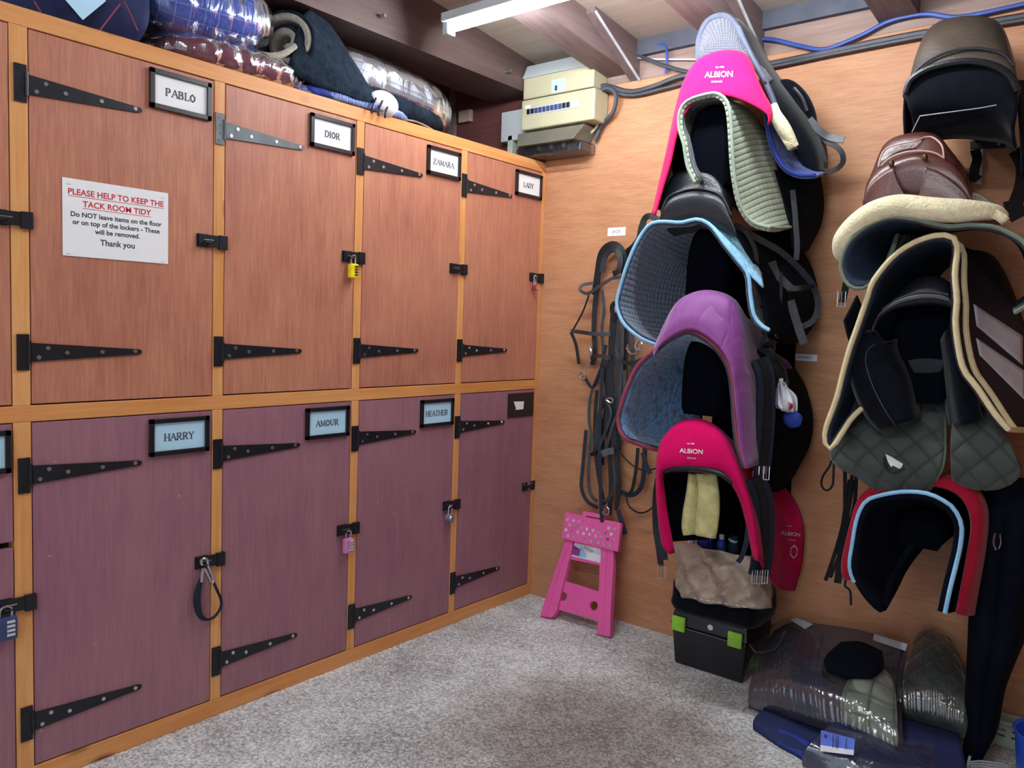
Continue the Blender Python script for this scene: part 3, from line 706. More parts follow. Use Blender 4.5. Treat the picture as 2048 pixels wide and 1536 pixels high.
t = thing('socket_box', 'small pale box beside the smoked meter cover', 'junction box', ((a.x+c.x)/2, 0, c.z))
MB().box(a.x, c.x-.03, -.06, -.0085, 2.1, a.z).build('case', M['basket'], t, smooth=False, bevel=.003)
a, c = P(918, 222, .03), P(940, 262, .03)
tag(MB().box(a.x, c.x, -.035, -.009, c.z+.05, a.z).build('wood_block', M['paper_bag'], smooth=False, bevel=.004), 'pale wood block on the dark wall above the lockers', 'block')

def cable(pts, r, mt, label, n=40, name='cable'):
    tag(MB().tube(cr([P(*p) for p in pts], n), r, 6).build(name, M[mt]), label, 'cable', 'cables along the wall top')
cable([(1180, 176, .05), (1215, 172, .04), (1260, 184, .02), (1310, 172, .02), (1360, 153, .02), (1440, 140, .02), (1531, 129, .02), (1660, 103, .02), (1800, 74, .02), (2060, 30, .02)], .011, 'cable', 'thick grey cable from the fuse box along the wall top')
cable([(1180, 184, .05), (1215, 180, .04), (1262, 191, .02), (1330, 176, .02), (1400, 158, .02), (1531, 136, .02), (1660, 109, .02), (1860, 70, .02), (2060, 38, .02)], .008, 'cable', 'thinner grey cable below the thick one along the wall top')
cable([(1185, 192, .05), (1215, 176, .05), (1232, 190, .04), (1226, 225, .03), (1205, 250, .02), (1190, 282, .02)], .011, 'cable', 'grey cable drooping from the side of the fuse box')
cable([(1196, 192, .05), (1198, 230, .04), (1194, 252, .03), (1182, 266, .03)], .006, 'cream_plastic', 'cream cable down the side of the fuse box')
cable([(1255, 95, .02), (1300, 92, .02), (1328, 90, .03), (1334, 110, .03), (1332, 146, .02)], .006, 'cable_blue', 'blue cable looping near the pale rafter edge')
cable([(1500, 76, .02), (1550, 80, .02), (1600, 92, .02), (1650, 98, .02), (1720, 72, .02), (1780, 42, .02), (1850, 28, .02), (1920, 34, .02), (2060, 6, .02)], .008, 'cable_blue', 'blue cable sagging between the rafters')
cable([(1262, 104, .02), (1320, 128, .03), (1380, 144, .03), (1430, 138, .03)], .008, 'cable', 'dark cable dipping behind the mesh pad')
cable([(1255, 112, .02), (1300, 118, .02), (1400, 119, .02)], .004, 'cable_white', 'thin white cable behind the dark one')

# ================================================================== BRIDLES on the wall
def bridle(label, loc, straps, bits=(), group='bridles on the wall'):
    t = thing('bridle', label, 'bridle', loc, None)
    for nm, wd, mt, pts in straps:
        strap(pts, wd, M[mt], t, nm, .005, (.35, -.93, .1), 30)
    for pts in bits: MB().tube(cr([P(*p) for p in pts], 20), .0045, 6).build('bit', M['steel'], t)
    return t
for k_ in range(0): pass
bridle('black bridle hanging free on the left, with a padded headpiece loop', P(1225, 490, .03), [
    ('headpiece', .030, 'strap', [(1190, 590, .03), (1196, 545, .04), (1204, 505, .05), (1224, 489, .05), (1243, 500, .05), (1249, 530, .04), (1248, 570, .03)]),
    ('headpiece_pad', .024, 'leather', [(1205, 545, .06), (1210, 515, .06), (1225, 500, .06), (1240, 512, .06), (1238, 540, .06), (1226, 548, .06)]),
    ('browband', .014, 'leather_grey', [(1188, 566, .05), (1166, 570, .07), (1160, 580, .08), (1176, 587, .08), (1200, 572, .07), (1222, 558, .06), (1242, 554, .05)]),
    ('cheek_strap', .022, 'strap', [(1196, 570, .04), (1190, 610, .04), (1188, 660, .04), (1190, 705, .04), (1185, 730, .04)]),
    ('cheek_strap', .014, 'leather_grey', [(1204, 580, .05), (1208, 620, .05), (1204, 660, .05), (1208, 720, .05)]),
    ('throat_lash', .007, 'strap', [(1178, 590, .06), (1165, 625, .06), (1146, 660, .06)]),
    ('noseband', .017, 'leather_grey', [(1142, 662, .08), (1160, 664, .09), (1190, 668, .09), (1222, 668, .07)]),
    ('noseband_strap', .014, 'strap', [(1142, 664, .08), (1152, 690, .07), (1158, 728, .06)]),
    ('rein', .014, 'strap_blue', [(1170, 756, .04), (1185, 775, .04), (1200, 745, .05), (1212, 690, .05)]),
    ('rein', .012, 'leather_grey', [(1200, 740, .04), (1182, 790, .04), (1178, 840, .04), (1186, 880, .04), (1200, 930, .04)]),
    ('rein', .015, 'strap_blue', [(1172, 860, .03), (1166, 930, .04), (1163, 975, .05), (1175, 1003, .05), (1196, 1016, .05)]),
    ('rein', .014, 'leather_grey', [(1182, 870, .04), (1177, 940, .05), (1180, 985, .05), (1194, 1003, .05)]),
    ], [[(1178, 692, .06), (1182, 705, .07), (1176, 730, .07), (1170, 750, .07), (1160, 756, .06)], [(1158, 752, .06), (1166, 760, .07), (1172, 753, .07), (1164, 746, .07), (1158, 752, .06)]])
bridle('black bridle with a long straight rein reaching down to the pink stool', P(1222, 620, .03), [
    ('cheek_strap', .03, 'strap', [(1228, 625, .06), (1224, 680, .06), (1222, 740, .06), (1218, 800, .06), (1216, 860, .06)]),
    ('cheek_strap', .018, 'leather', [(1240, 600, .05), (1236, 660, .05), (1236, 720, .05), (1232, 800, .05), (1228, 870, .05)]),
    ('headpiece', .02, 'strap', [(1228, 640, .07), (1224, 615, .08), (1232, 606, .08), (1242, 620, .07), (1250, 650, .05)]),
    ('noseband', .016, 'leather_grey', [(1180, 716, .06), (1200, 712, .08), (1222, 716, .08)]),
    ('rein', .017, 'strap_blue', [(1205, 735, .08), (1202, 800, .08), (1199, 860, .08), (1200, 940, .08), (1202, 1000, .08), (1204, 1044, .08)]),
    ('rein', .016, 'leather_grey', [(1228, 880, .06), (1231, 930, .06), (1228, 975, .06), (1215, 1000, .06), (1200, 1012, .06)]),
    ('rein', .02, 'strap', [(1216, 860, .05), (1220, 920, .05), (1222, 980, .05), (1218, 1030, .05)]),
    ('rein', .018, 'leather', [(1212, 790, .07), (1196, 840, .07), (1190, 900, .07), (1182, 910, .06)]),
    ('cheek_strap', .02, 'strap', [(1210, 720, .05), (1214, 800, .05), (1206, 860, .05), (1204, 930, .05)]),
    ('cheek_strap', .016, 'leather_grey', [(1246, 640, .06), (1244, 720, .06), (1240, 800, .06), (1246, 880, .06)]),
    ('rein', .016, 'strap', [(1194, 780, .05), (1190, 850, .05), (1194, 930, .05), (1206, 1000, .05)]),
    ('rein', .014, 'leather_grey', [(1250, 740, .06), (1246, 800, .06), (1226, 850, .07), (1212, 900, .07)]),
    ('keeper', .03, 'grey_metal', [(1204, 908, .09), (1216, 903, .09), (1228, 902, .09)]),
    ('rein', .012, 'leather_grey', [(1214, 800, .08), (1222, 830, .08), (1204, 880, .08), (1196, 900, .08)]),
    ('stud_strap', .02, 'strap_blue', [(1236, 1020, .05), (1243, 1045, .05), (1250, 1068, .04)]),
    ], [[(1206, 1012, .07), (1216, 1016, .08), (1216, 1028, .08), (1206, 1026, .08), (1206, 1012, .07)], [(1212, 800, .09), (1222, 806, .09), (1226, 800, .09), (1218, 796, .09), (1212, 800, .09)]])
bridle('black bridle with steel bit rings, tucked behind the blue-edged pad', P(1290, 440, .02), [
    ('headpiece', .026, 'strap', [(1258, 515, .03), (1254, 505, .04), (1268, 492, .05), (1282, 470, .05), (1288, 440, .05), (1300, 432, .05), (1316, 440, .04)]),
    ('cheek_strap', .01, 'strap', [(1274, 490, .03), (1278, 460, .03), (1284, 440, .03)]),
    ('cheek_strap', .026, 'strap', [(1252, 640, .04), (1250, 700, .04), (1246, 760, .04), (1240, 830, .04), (1236, 900, .04)]),
    ('cheek_strap', .018, 'leather_grey', [(1262, 650, .05), (1266, 700, .05), (1262, 760, .05), (1254, 800, .05)]),
    ('noseband', .018, 'leather', [(1232, 700, .06), (1244, 722, .07), (1266, 726, .07), (1290, 716, .06)]),
    ('rein', .017, 'strap_blue', [(1232, 860, .05), (1236, 930, .05), (1236, 990, .05), (1232, 1020, .05)]),
    ('rein', .022, 'strap', [(1222, 760, .06), (1226, 830, .06), (1230, 900, .06), (1238, 960, .06), (1234, 1010, .06)]),
    ('rein', .02, 'strap_blue', [(1290, 895, .05), (1288, 940, .05), (1282, 975, .05), (1264, 990, .05), (1240, 984, .05)]),
    ('rein', .015, 'strap', [(1276, 896, .05), (1272, 940, .05), (1264, 980, .05), (1252, 992, .05)]),
    ('rein_end', .02, 'strap_blue', [(1286, 905, .06), (1292, 930, .06), (1300, 948, .06)]),
    ('lead_cord', .007, 'strap', [(1252, 990, .04), (1258, 1012, .04), (1280, 1026, .04), (1304, 1016, .04), (1318, 990, .05), (1322, 950, .06)]),
    ('lead_cord', .006, 'strap', [(1240, 905, .04), (1262, 928, .04), (1286, 940, .04), (1318, 936, .05)]),
    ], [[(1256, 690, .07), (1256, 702, .08), (1264, 708, .08), (1275, 705, .08), (1278, 690, .08)], [(1252, 696, .07), (1258, 700, .08)], [(1276, 682, .07), (1284, 688, .08), (1278, 700, .08), (1270, 694, .08), (1276, 682, .07)]])

# ================================================================== TACK COLUMN BESIDE THE BRIDLES
def rack(cx, zt, d, label, hw=.085, h=.26, bw=1.15, bh=.03):
    """moulded plastic saddle arm: an arched shell with a closed nose"""
    t = thing('saddle_rack', label, 'rack', (cx, 0, zt-h))
    def ring(y, k, dz): return [V((cx+hw*k*a, -y, zt-dz-h*bb)) for a, bb in ((-1, 1), (-1.0, .55), (-.9, .28), (-.62, .08), (0, 0), (.62, .08), (.9, .28), (1.0, .55), (1, 1))]
    R = [cr(ring(y, k, dz), 28) for y, k, dz in ((.004, 1, 0), (d*.5, 1, 0), (d-.03, .97, .0), (d-.008, .9, .006), (d, .72, .03))]
    mb = MB().grid(R[::-1]); o = len(mb.v)
    mb.add(R[-1], [tuple(range(27, -1, -1))]); mb.build('arm', M['rack'], t, crease=0)
    MB().box(cx-hw*bw, cx+hw*bw, -.012, -.001, zt-h-bh, zt+.02).build('back_plate', M['rack'], t, smooth=False, bevel=.004)
    return t
def saddle(label, rows_seat, seat_mat, flaps=(), welts=(), extra=None, loc=None):
    t = thing('saddle', label, 'saddle', loc or P(*rows_seat[0][1][0], rows_seat[0][0]))
    o, G = loft('seat', rows_seat, M[seat_mat], t, n=30, m=22, solid=.008)
    for nm, sp, mt in flaps: loft(nm, sp, M[mt], t, n=22, m=12, solid=.006)
    for nm, r, pts, mt in welts: MB().tube(cr([P(*p) for p in pts], 40), r, 8).build(nm, M[mt], t)
    return t

# --- topmost: black pad with mesh lining and its bag-like flap
t = thing('mesh_saddle_pad', 'black saddle pad with grey air-mesh lining, topmost behind the pink cover', 'saddle pad', P(1440, 200, .1))
sp = [(.42, [(1402, 140), (1420, 138), (1440, 138), (1465, 138), (1490, 142)]),
      (.42, [(1398, 105), (1415, 88), (1440, 80), (1468, 88), (1494, 112)]),
      (.38, [(1397, 122), (1397, 85), (1408, 52), (1424, 36), (1444, 31), (1460, 36), (1474, 54), (1488, 86), (1504, 118)])]
o, G = loft('mesh_lining', sp, M['mesh'], t, n=30, m=14, solid=.01)
MB().tube(G[-1], .011, 8).build('binding', M['bind_grey'], t)
loft('outer_flap', [(.38, [(1460, 34), (1476, 52), (1490, 84), (1508, 120), (1530, 160), (1548, 205, .36), (1566, 250, .34), (1590, 300, .3), (1612, 345, .27)]),
                    (.27, [(1480, 40), (1500, 62), (1515, 95), (1535, 130), (1556, 165), (1580, 205), (1606, 250), (1630, 300), (1640, 350)]),
                    (.12, [(1500, 60), (1520, 85), (1535, 115), (1555, 148), (1580, 180), (1610, 215), (1640, 255), (1655, 305), (1655, 350)])], M['leather_soft'], t, solid=.014)
MB().tube(cr([P(*p) for p in ((1476, 54, .385), (1490, 86, .385), (1508, 122, .385), (1530, 162, .38), (1548, 205, .37), (1566, 250, .35), (1590, 300, .32))], 40), .010, 8).build('binding', M['bind_grey'], t)
loft('mesh_strip', [(.39, [(1484, 88), (1500, 112), (1520, 142), (1534, 166)]), (.31, [(1502, 88), (1516, 112), (1532, 136), (1548, 160)])], M['mesh'], t, n=16, m=6, solid=.01)
MB().tube(cr([P(*p) for p in ((1560, 168, .2), (1578, 172, .19), (1600, 196, .18), (1618, 228, .17), (1626, 250, .17))], 24), [.016+.012*math.sin(PI*k/23) for k in range(24)], 10).build('rolled_girth', M['leather_soft'], t)
MB().tube(cr([P(*p) for p in ((1588, 176, .22), (1604, 196, .22), (1614, 222, .21))], 10), .006, 6).build('buckle', M['steel'], t)
strap([(1618, 238, .2), (1640, 262, .19), (1662, 275, .18), (1688, 279, .18)], .026, M['leather_grey'], t, 'girth_strap')
strap([(1640, 270, .19), (1652, 283, .18), (1668, 290, .18), (1683, 304, .18), (1686, 324, .18), (1672, 339, .18), (1652, 343, .19), (1628, 332, .2)], .018, M['strap'], t, 'girth_strap')
strap([(1634, 272, .2), (1644, 300, .2), (1652, 325, .2)], .012, M['strap'], t, 'girth_strap')

t = thing('sheepskin_pad', 'cream sheepskin pad peeping out beside the pink cover', 'saddle pad', P(1450, 260, .2))
loft('fleece', [(.40, [(1318, 405), (1327, 350), (1338, 296), (1356, 230), (1395, 180), (1450, 172), (1510, 190), (1545, 215), (1562, 250), (1588, 292)]),
                (.25, [(1348, 410), (1356, 350), (1370, 290), (1390, 230), (1420, 190), (1460, 180), (1515, 195), (1552, 212), (1575, 250), (1596, 296)]),
                (.08, [(1400, 400), (1404, 340), (1414, 280), (1430, 230), (1450, 200), (1480, 190), (1530, 205), (1560, 225), (1585, 255), (1602, 296)])], M['fleece'], t, solid=.022)
MB().tube(cr([P(*p) for p in ((1548, 208, .405), (1553, 232, .405), (1568, 258, .40), (1592, 293, .38))], 20), [.010+.013*math.sin(PI*k/19) for k in range(20)], 10).build('fleece_roll', M['fleece'], t)

t = thing('saddle_pad', 'royal blue pebble-quilted saddle pad under the black bag-like flap', 'saddle pad', P(1560, 340, .15))
o, G = loft('panel', [(.36, [(1532, 215), (1536, 250), (1542, 280), (1552, 310), (1572, 338), (1600, 350), (1630, 350)]),
                      (.28, [(1550, 215), (1556, 250), (1566, 280), (1580, 305), (1600, 328), (1622, 340), (1645, 345)]),
                      (.12, [(1580, 215), (1590, 250), (1602, 280), (1616, 300), (1630, 320), (1642, 335), (1655, 345)])], M['pebble_blue'], t, solid=.012)
MB().tube(G[0], .006, 8).build('piping', M['blue_cloth'], t)
# the black saddle flap hanging below it, against the wall
t = thing('saddle', 'black saddle flap showing below the royal blue pad near the wall', 'saddle', P(1600, 480, .1))
loft('flap', [(.28, [(1548, 340), (1568, 400), (1580, 450), (1588, 500)]), (.2, [(1590, 345), (1606, 400), (1612, 450), (1608, 505)]), (.07, [(1640, 345), (1648, 400), (1642, 450), (1618, 500)])], M['flap'], t, n=18, m=10, solid=.008)
strap([(1585, 380, .3), (1590, 430, .3), (1594, 490, .3), (1592, 520, .3)], .018, M['leather_grey'], t, 'stirrup_leather')

# --- pink cover and the sage quilted pad below it
rack(1.075, 2.105, .50, 'black moulded saddle rack inside the sage quilted pad')
t = thing('saddle_cover', 'bright pink cloth saddle cover with white lettering, above the sage quilted pad', 'saddle cover', P(1440, 240, .3))
o, G = loft('cloth', [(.55, [(1309, 430), (1323, 380), (1338, 330), (1352, 270), (1367, 228), (1395, 199), (1432, 188), (1465, 192), (1500, 205), (1528, 220), (1540, 232), (1538, 250)]),
                      (.51, [(1304, 430), (1317, 370), (1331, 310), (1346, 250), (1362, 195), (1395, 160), (1435, 148), (1475, 150), (1505, 168), (1530, 196), (1545, 218), (1544, 240)]),
                      (.44, [(1308, 420), (1322, 365), (1338, 300), (1352, 225), (1370, 160), (1392, 122), (1425, 104), (1460, 99), (1490, 106), (1506, 130), (1520, 170), (1540, 205)]),
                      (.28, [(1345, 420), (1360, 350), (1380, 280), (1400, 210), (1420, 160), (1440, 140), (1465, 132), (1492, 140), (1508, 160), (1522, 185), (1540, 210), (1548, 225)]),
                      (.06, [(1400, 420), (1410, 350), (1425, 280), (1440, 210), (1460, 170), (1480, 150), (1500, 150), (1520, 160), (1535, 175), (1548, 190), (1560, 205), (1565, 225)])],
             [M['pink'], M['lining']], t, n=40, m=26, solid=.006)
pink_o, pink_t = o, t
print_on(o, [('t', 'ALBION', .026, P(1438, 150, .5), ray(1438, 150)), ('t', 'ENGLAND', .0075, P(1434, 164, .5), ray(1438, 150)), ('t', 'Est 1985', .008, P(1440, 135, .5), ray(1438, 150))], M['stripe_white'], t)
t = thing('saddle_pad', 'sage green quilted saddle pad with dark lining under the pink cover', 'saddle pad', P(1480, 300, .3))
o, G = loft('panel', [(.56, [(1390, 365), (1376, 337), (1370, 309), (1367, 288), (1359, 262), (1357, 237), (1363, 214), (1381, 198), (1419, 187), (1437, 188), (1453, 201), (1461, 231), (1464, 281), (1468, 343), (1477, 396), (1489, 425), (1508, 446), (1540, 455)]),
                      (.42, [(1420, 365), (1402, 335), (1392, 305), (1384, 280), (1377, 255), (1380, 235), (1392, 215), (1412, 203), (1440, 196), (1462, 200), (1480, 215), (1497, 250), (1508, 300), (1518, 350), (1530, 400), (1540, 432), (1550, 450), (1560, 456)]),
                      (.24, [(1460, 370), (1440, 335), (1424, 300), (1414, 270), (1414, 245), (1424, 225), (1438, 212), (1455, 205), (1478, 207), (1500, 220), (1515, 236), (1538, 278), (1553, 328), (1564, 365), (1572, 390), (1578, 420), (1583, 440), (1586, 454)])],
             [M['green_q'], M['navy_lining_q']], t, n=48, m=20, solid=.014)
edge_tube(G, M['sage_bind'], t, .0055, 'piping', 'fr')

# --- black saddle with blue-edged pad
rack(1.07, 1.70, .46, 'black moulded saddle rack inside the blue-edged pad', bw=1.8, bh=.06)
saddle('black leather saddle with a rounded pommel and looped stirrup leathers, below the pink cover', [
    (.54, [(1316, 452), (1325, 447), (1350, 448), (1390, 443), (1430, 454), (1455, 466), (1474, 476)]),
    (.545, [(1318, 440), (1328, 418), (1350, 402), (1388, 394), (1425, 400), (1450, 416), (1468, 452)]),
    (.52, [(1322, 424), (1335, 396), (1360, 383), (1390, 377), (1420, 381), (1445, 394), (1462, 430)]),
    (.50, [(1323, 410), (1332, 376), (1348, 356), (1375, 346), (1397, 344), (1422, 350), (1442, 368), (1456, 395), (1464, 420)]),
    (.46, [(1328, 395), (1338, 366), (1352, 348), (1376, 339), (1397, 337), (1422, 342), (1442, 360), (1458, 385), (1468, 410)]),
    (.38, [(1345, 410), (1360, 380), (1380, 362), (1400, 355), (1425, 358), (1450, 370), (1470, 395), (1482, 420)]),
    (.22, [(1385, 430), (1400, 400), (1425, 385), (1450, 382), (1480, 390), (1505, 410), (1520, 435), (1535, 460)]),
    (.06, [(1425, 430), (1440, 400), (1465, 385), (1490, 380), (1520, 385), (1545, 405), (1560, 430), (1575, 460)])], 'leather',
    flaps=[('flap', [(.5, [(1470, 455), (1492, 500), (1512, 540), (1524, 590), (1532, 640), (1540, 676)]), (.3, [(1500, 460), (1540, 500), (1566, 545), (1584, 600), (1588, 650), (1580, 690)]), (.06, [(1560, 465), (1600, 495), (1626, 540), (1638, 595), (1634, 640), (1606, 680)])], 'flap'),
           ('panel', [(.53, [(1310, 450), (1345, 446), (1390, 441), (1430, 456), (1475, 510)]), (.40, [(1345, 472), (1375, 464), (1405, 462), (1440, 470), (1478, 512)])], 'leather_soft')],
    welts=[('welt', .005, [(1322, 424, .527), (1335, 396, .527), (1360, 383, .527), (1390, 377, .527), (1420, 381, .527), (1445, 394, .527), (1462, 430, .52)], 'leather_grey')])
st = bpy.data.objects['seat'].parent if False else None
for o in list(C.objects):
    if o.get('label', '').startswith('black leather saddle with a rounded pommel'): st = o
strap([(1468, 448, .5), (1519, 479, .42), (1562, 504, .36), (1600, 539, .3), (1625, 570, .26), (1636, 607, .24), (1628, 639, .24), (1600, 654, .26), (1550, 660, .3), (1525, 682, .32)], .021, M['leather_grey'], st, 'stirrup_leather', n=40)
strap([(1544, 523, .38), (1551, 545, .37), (1566, 562, .36), (1582, 577, .35)], .026, M['leather_grey'], st, 'stirrup_leather')
strap([(1581, 601, .33), (1592, 640, .33), (1608, 688, .33)], .028, M['leather_grey'], st, 'girth_strap')
strap([(1562, 545, .38), (1562, 590, .38), (1559, 625, .38), (1553, 670, .38), (1546, 712, .38)], .009, M['strap'], st, 'girth_strap')
strap([(1575, 578, .35), (1600, 576, .34), (1628, 572, .3)], .018, M['strap'], st, 'stirrup_leather')
strap([(1490, 460, .49), (1510, 500, .47), (1516, 560, .46), (1520, 610, .46)], .014, M['strap'], st, 'girth_strap')
loft('saddle_lip', [(.45, [(1520, 686), (1532, 676), (1552, 668)]), (.4, [(1524, 690), (1540, 690), (1556, 674)])], M['leather'], st, n=10, m=5, solid=.01)

t = thing('saddle_pad', 'navy square-quilted saddle pad with sky blue edging under the black saddle', 'saddle pad', P(1390, 560, .3))
o, G = loft('panel', [(.55, [(1330, 694, .46), (1300, 685, .5), (1275, 672, .53), (1248, 648), (1236, 622), (1234, 600), (1247, 551), (1259, 517), (1275, 482), (1294, 454), (1308, 445), (1331, 443), (1362, 445), (1387, 439), (1403, 440), (1425, 454), (1450, 488), (1475, 519), (1496, 548), (1501, 590), (1508, 630), (1522, 650), (1537, 659)]),
                      (.36, [(1375, 698), (1345, 694), (1320, 684), (1304, 660), (1298, 634), (1296, 606), (1304, 560), (1318, 526), (1335, 500), (1350, 480), (1366, 466), (1382, 458), (1400, 452), (1422, 446), (1445, 446), (1475, 462), (1494, 480), (1512, 518), (1527, 556), (1530, 590), (1533, 630), (1537, 650), (1540, 664)]),
                      (.1, [(1450, 705), (1430, 700), (1412, 690), (1400, 670), (1394, 640), (1392, 610), (1394, 580), (1402, 550), (1412, 525), (1424, 505), (1436, 492), (1450, 484), (1466, 478), (1480, 478), (1494, 482), (1508, 494), (1520, 514), (1535, 545), (1546, 575), (1550, 600), (1552, 630), (1554, 650), (1556, 664)])],
             [M['navy_lining_q'], M['navy_q']], t, n=52, m=20, solid=.014)
G_E = G
edge_tube(G, M['sky_bind'], t, .0065, 'piping', 'lfr')
# pale blue upper side of the pad
loft('side_panel', [(.555, [(1405, 438), (1425, 452), (1450, 486), (1475, 517), (1500, 546), (1528, 574)]), (.46, [(1408, 436), (1432, 440), (1458, 450), (1480, 468), (1500, 500), (1524, 545)]), (.37, [(1412, 436), (1440, 440), (1475, 458), (1496, 478), (1514, 516), (1529, 556)])], M['sky_q'], t, n=24, m=8, solid=.006)

# --- purple cover, pebble-quilted pad
rack(1.08, 1.315, .47, 'black moulded saddle rack inside the pebble-quilted pad', bw=1.9, bh=.14)
t = thing('saddle_pad', 'navy pebble-quilted saddle pad with maroon edging under the purple cover', 'saddle pad', P(1390, 800, .3))
o, G = loft('panel', [(.56, [(1330, 903, .46), (1300, 896, .5), (1270, 886, .53), (1252, 878), (1240, 862), (1236, 838), (1242, 811), (1256, 770), (1275, 732), (1300, 707), (1331, 682), (1359, 666), (1378, 661), (1397, 667), (1425, 686), (1447, 711), (1462, 745), (1469, 795), (1472, 842), (1478, 889), (1492, 934)]),
                      (.36, [(1385, 912), (1360, 908), (1335, 900), (1318, 885), (1308, 862), (1304, 838), (1306, 810), (1314, 775), (1326, 745), (1342, 720), (1358, 704), (1376, 694), (1395, 688), (1415, 690), (1440, 700), (1460, 720), (1476, 755), (1486, 800), (1490, 845), (1496, 890), (1508, 934)]),
                      (.12, [(1455, 910), (1440, 908), (1424, 900), (1412, 885), (1404, 862), (1400, 838), (1400, 812), (1404, 785), (1412, 762), (1422, 745), (1434, 732), (1448, 724), (1464, 720), (1480, 722), (1498, 730), (1512, 746), (1522, 775), (1528, 810), (1532, 850), (1536, 895), (1544, 934)])],
             [M['navy_lining_q'], M['pebble']], t, n=52, m=20, solid=.014)
edge_tube(G, M['maroon_bind'], t, .0075, 'binding', 'lfr')
t = thing('saddle_cover', 'purple cloth saddle cover, wrinkled, over the pebble-quilted pad', 'saddle cover', P(1420, 640, .3))
o, G = loft('cloth', [(.585, [(1308, 712), (1316, 694), (1331, 680), (1359, 664), (1378, 659), (1398, 664), (1427, 684), (1449, 709), (1464, 743), (1471, 793), (1475, 842), (1483, 900), (1494, 935)]),
                      (.57, [(1306, 706), (1315, 684), (1330, 660), (1350, 638), (1376, 626), (1405, 630), (1434, 650), (1456, 682), (1472, 725), (1480, 780), (1486, 842), (1492, 900), (1502, 935)]),
                      (.5, [(1310, 700), (1320, 675), (1335, 640), (1350, 610), (1372, 590), (1408, 580), (1446, 586), (1470, 602), (1484, 635), (1494, 690), (1502, 760), (1508, 850), (1514, 930)]),
                      (.34, [(1370, 690), (1380, 660), (1394, 634), (1412, 614), (1432, 604), (1456, 604), (1478, 616), (1498, 645), (1512, 690), (1524, 740), (1532, 800), (1536, 860), (1540, 925)]),
                      (.18, [(1420, 690), (1428, 660), (1440, 640), (1456, 628), (1474, 624), (1496, 636), (1512, 662), (1526, 700), (1540, 735), (1550, 770), (1556, 810), (1560, 860), (1562, 915)]),
                      (.06, [(1450, 690), (1456, 668), (1466, 652), (1480, 642), (1496, 640), (1516, 652), (1534, 680), (1552, 706), (1576, 722), (1590, 750), (1592, 790), (1588, 840), (1584, 890)])],
             [M['purple'], M['lining']], t, n=44, m=30, solid=.006)
for k, pts in enumerate([[(1440, 672), (1425, 664), (1412, 655), (1396, 652)], [(1448, 690), (1438, 668), (1436, 640)], [(1478, 760), (1484, 742), (1492, 728), (1502, 720)], [(1484, 820), (1496, 800), (1500, 780), (1512, 772)], [(1490, 860), (1500, 830), (1506, 812)]]):
    pass
t = thing('saddle', 'black saddle flap hanging at the side of the purple cover', 'saddle', P(1580, 880, .1))
loft('flap', [(.34, [(1548, 752), (1552, 800), (1552, 860), (1546, 930), (1535, 985)]), (.22, [(1575, 738), (1588, 790), (1590, 850), (1582, 920), (1565, 980)]), (.07, [(1592, 738), (1614, 780), (1626, 835), (1620, 890), (1590, 950)])], M['flap'], t, n=20, m=12, solid=.008)
loft('skirt', [(.36, [(1512, 700), (1530, 712), (1545, 740), (1548, 790)]), (.24, [(1525, 692), (1555, 712), (1572, 735), (1580, 770)])], M['leather_soft'], t, n=12, m=6, solid=.008)
def girth(label, edges, wd, bz, buckles):
    t = thing('girth', label, 'girth', P(*edges[-1]))
    strap(edges, wd, M['strap_blue'], t, 'band', .014, (.7, -.7, 0), 30)
    e2 = [(x+3, y, d+.008) for x, y, d in edges]
    strap(e2, wd*.35, M['strap'], t, 'centre_strip', .006, (.7, -.7, 0), 30)
    for x, y, d in buckles:
        buckle(P(x, y, d), .018, .045, M['steel'], t)
    return t
girth('navy girth with two buckles over the purple cover', [(1518, 718, .46), (1530, 750, .46), (1532, 800, .46), (1530, 860, .46), (1526, 905, .46), (1522, 942, .46)], .062, 0, [(1512, 945, .48), (1524, 946, .48), (1533, 946, .48)])
t = thing('treat_bag', 'small crumpled silver and red packet tucked by the purple cover', 'packet', P(1575, 850, .3))
mb = MB()
R = [cr([P(*p) for p in r], 14) for r in ([(1556, 776, .36), (1562, 758, .36), (1570, 770, .36)], [(1550, 810, .37), (1568, 800, .4), (1594, 790, .36)], [(1551, 812, .38), (1572, 815, .41), (1596, 812, .36)], [(1560, 815, .37), (1575, 822, .39), (1597, 822, .36)])]
MB().grid([list(x) for x in zip(*[crn([r[i]+V((0, -.008*math.sin(i*2.1), 0)) for r in R], 10) for i in range(14)])]).build('packet', M['label'], t, solid=.006)
MB().ball(P(1576, 812, .40), .017, .01, .012, wob=.15).build('red_panel', M['red_enamel'], t)
MB().ball(P(1585, 838, .37), .032, .014, .028, wob=.12).build('blue_base', M['blue_cloth'], t)

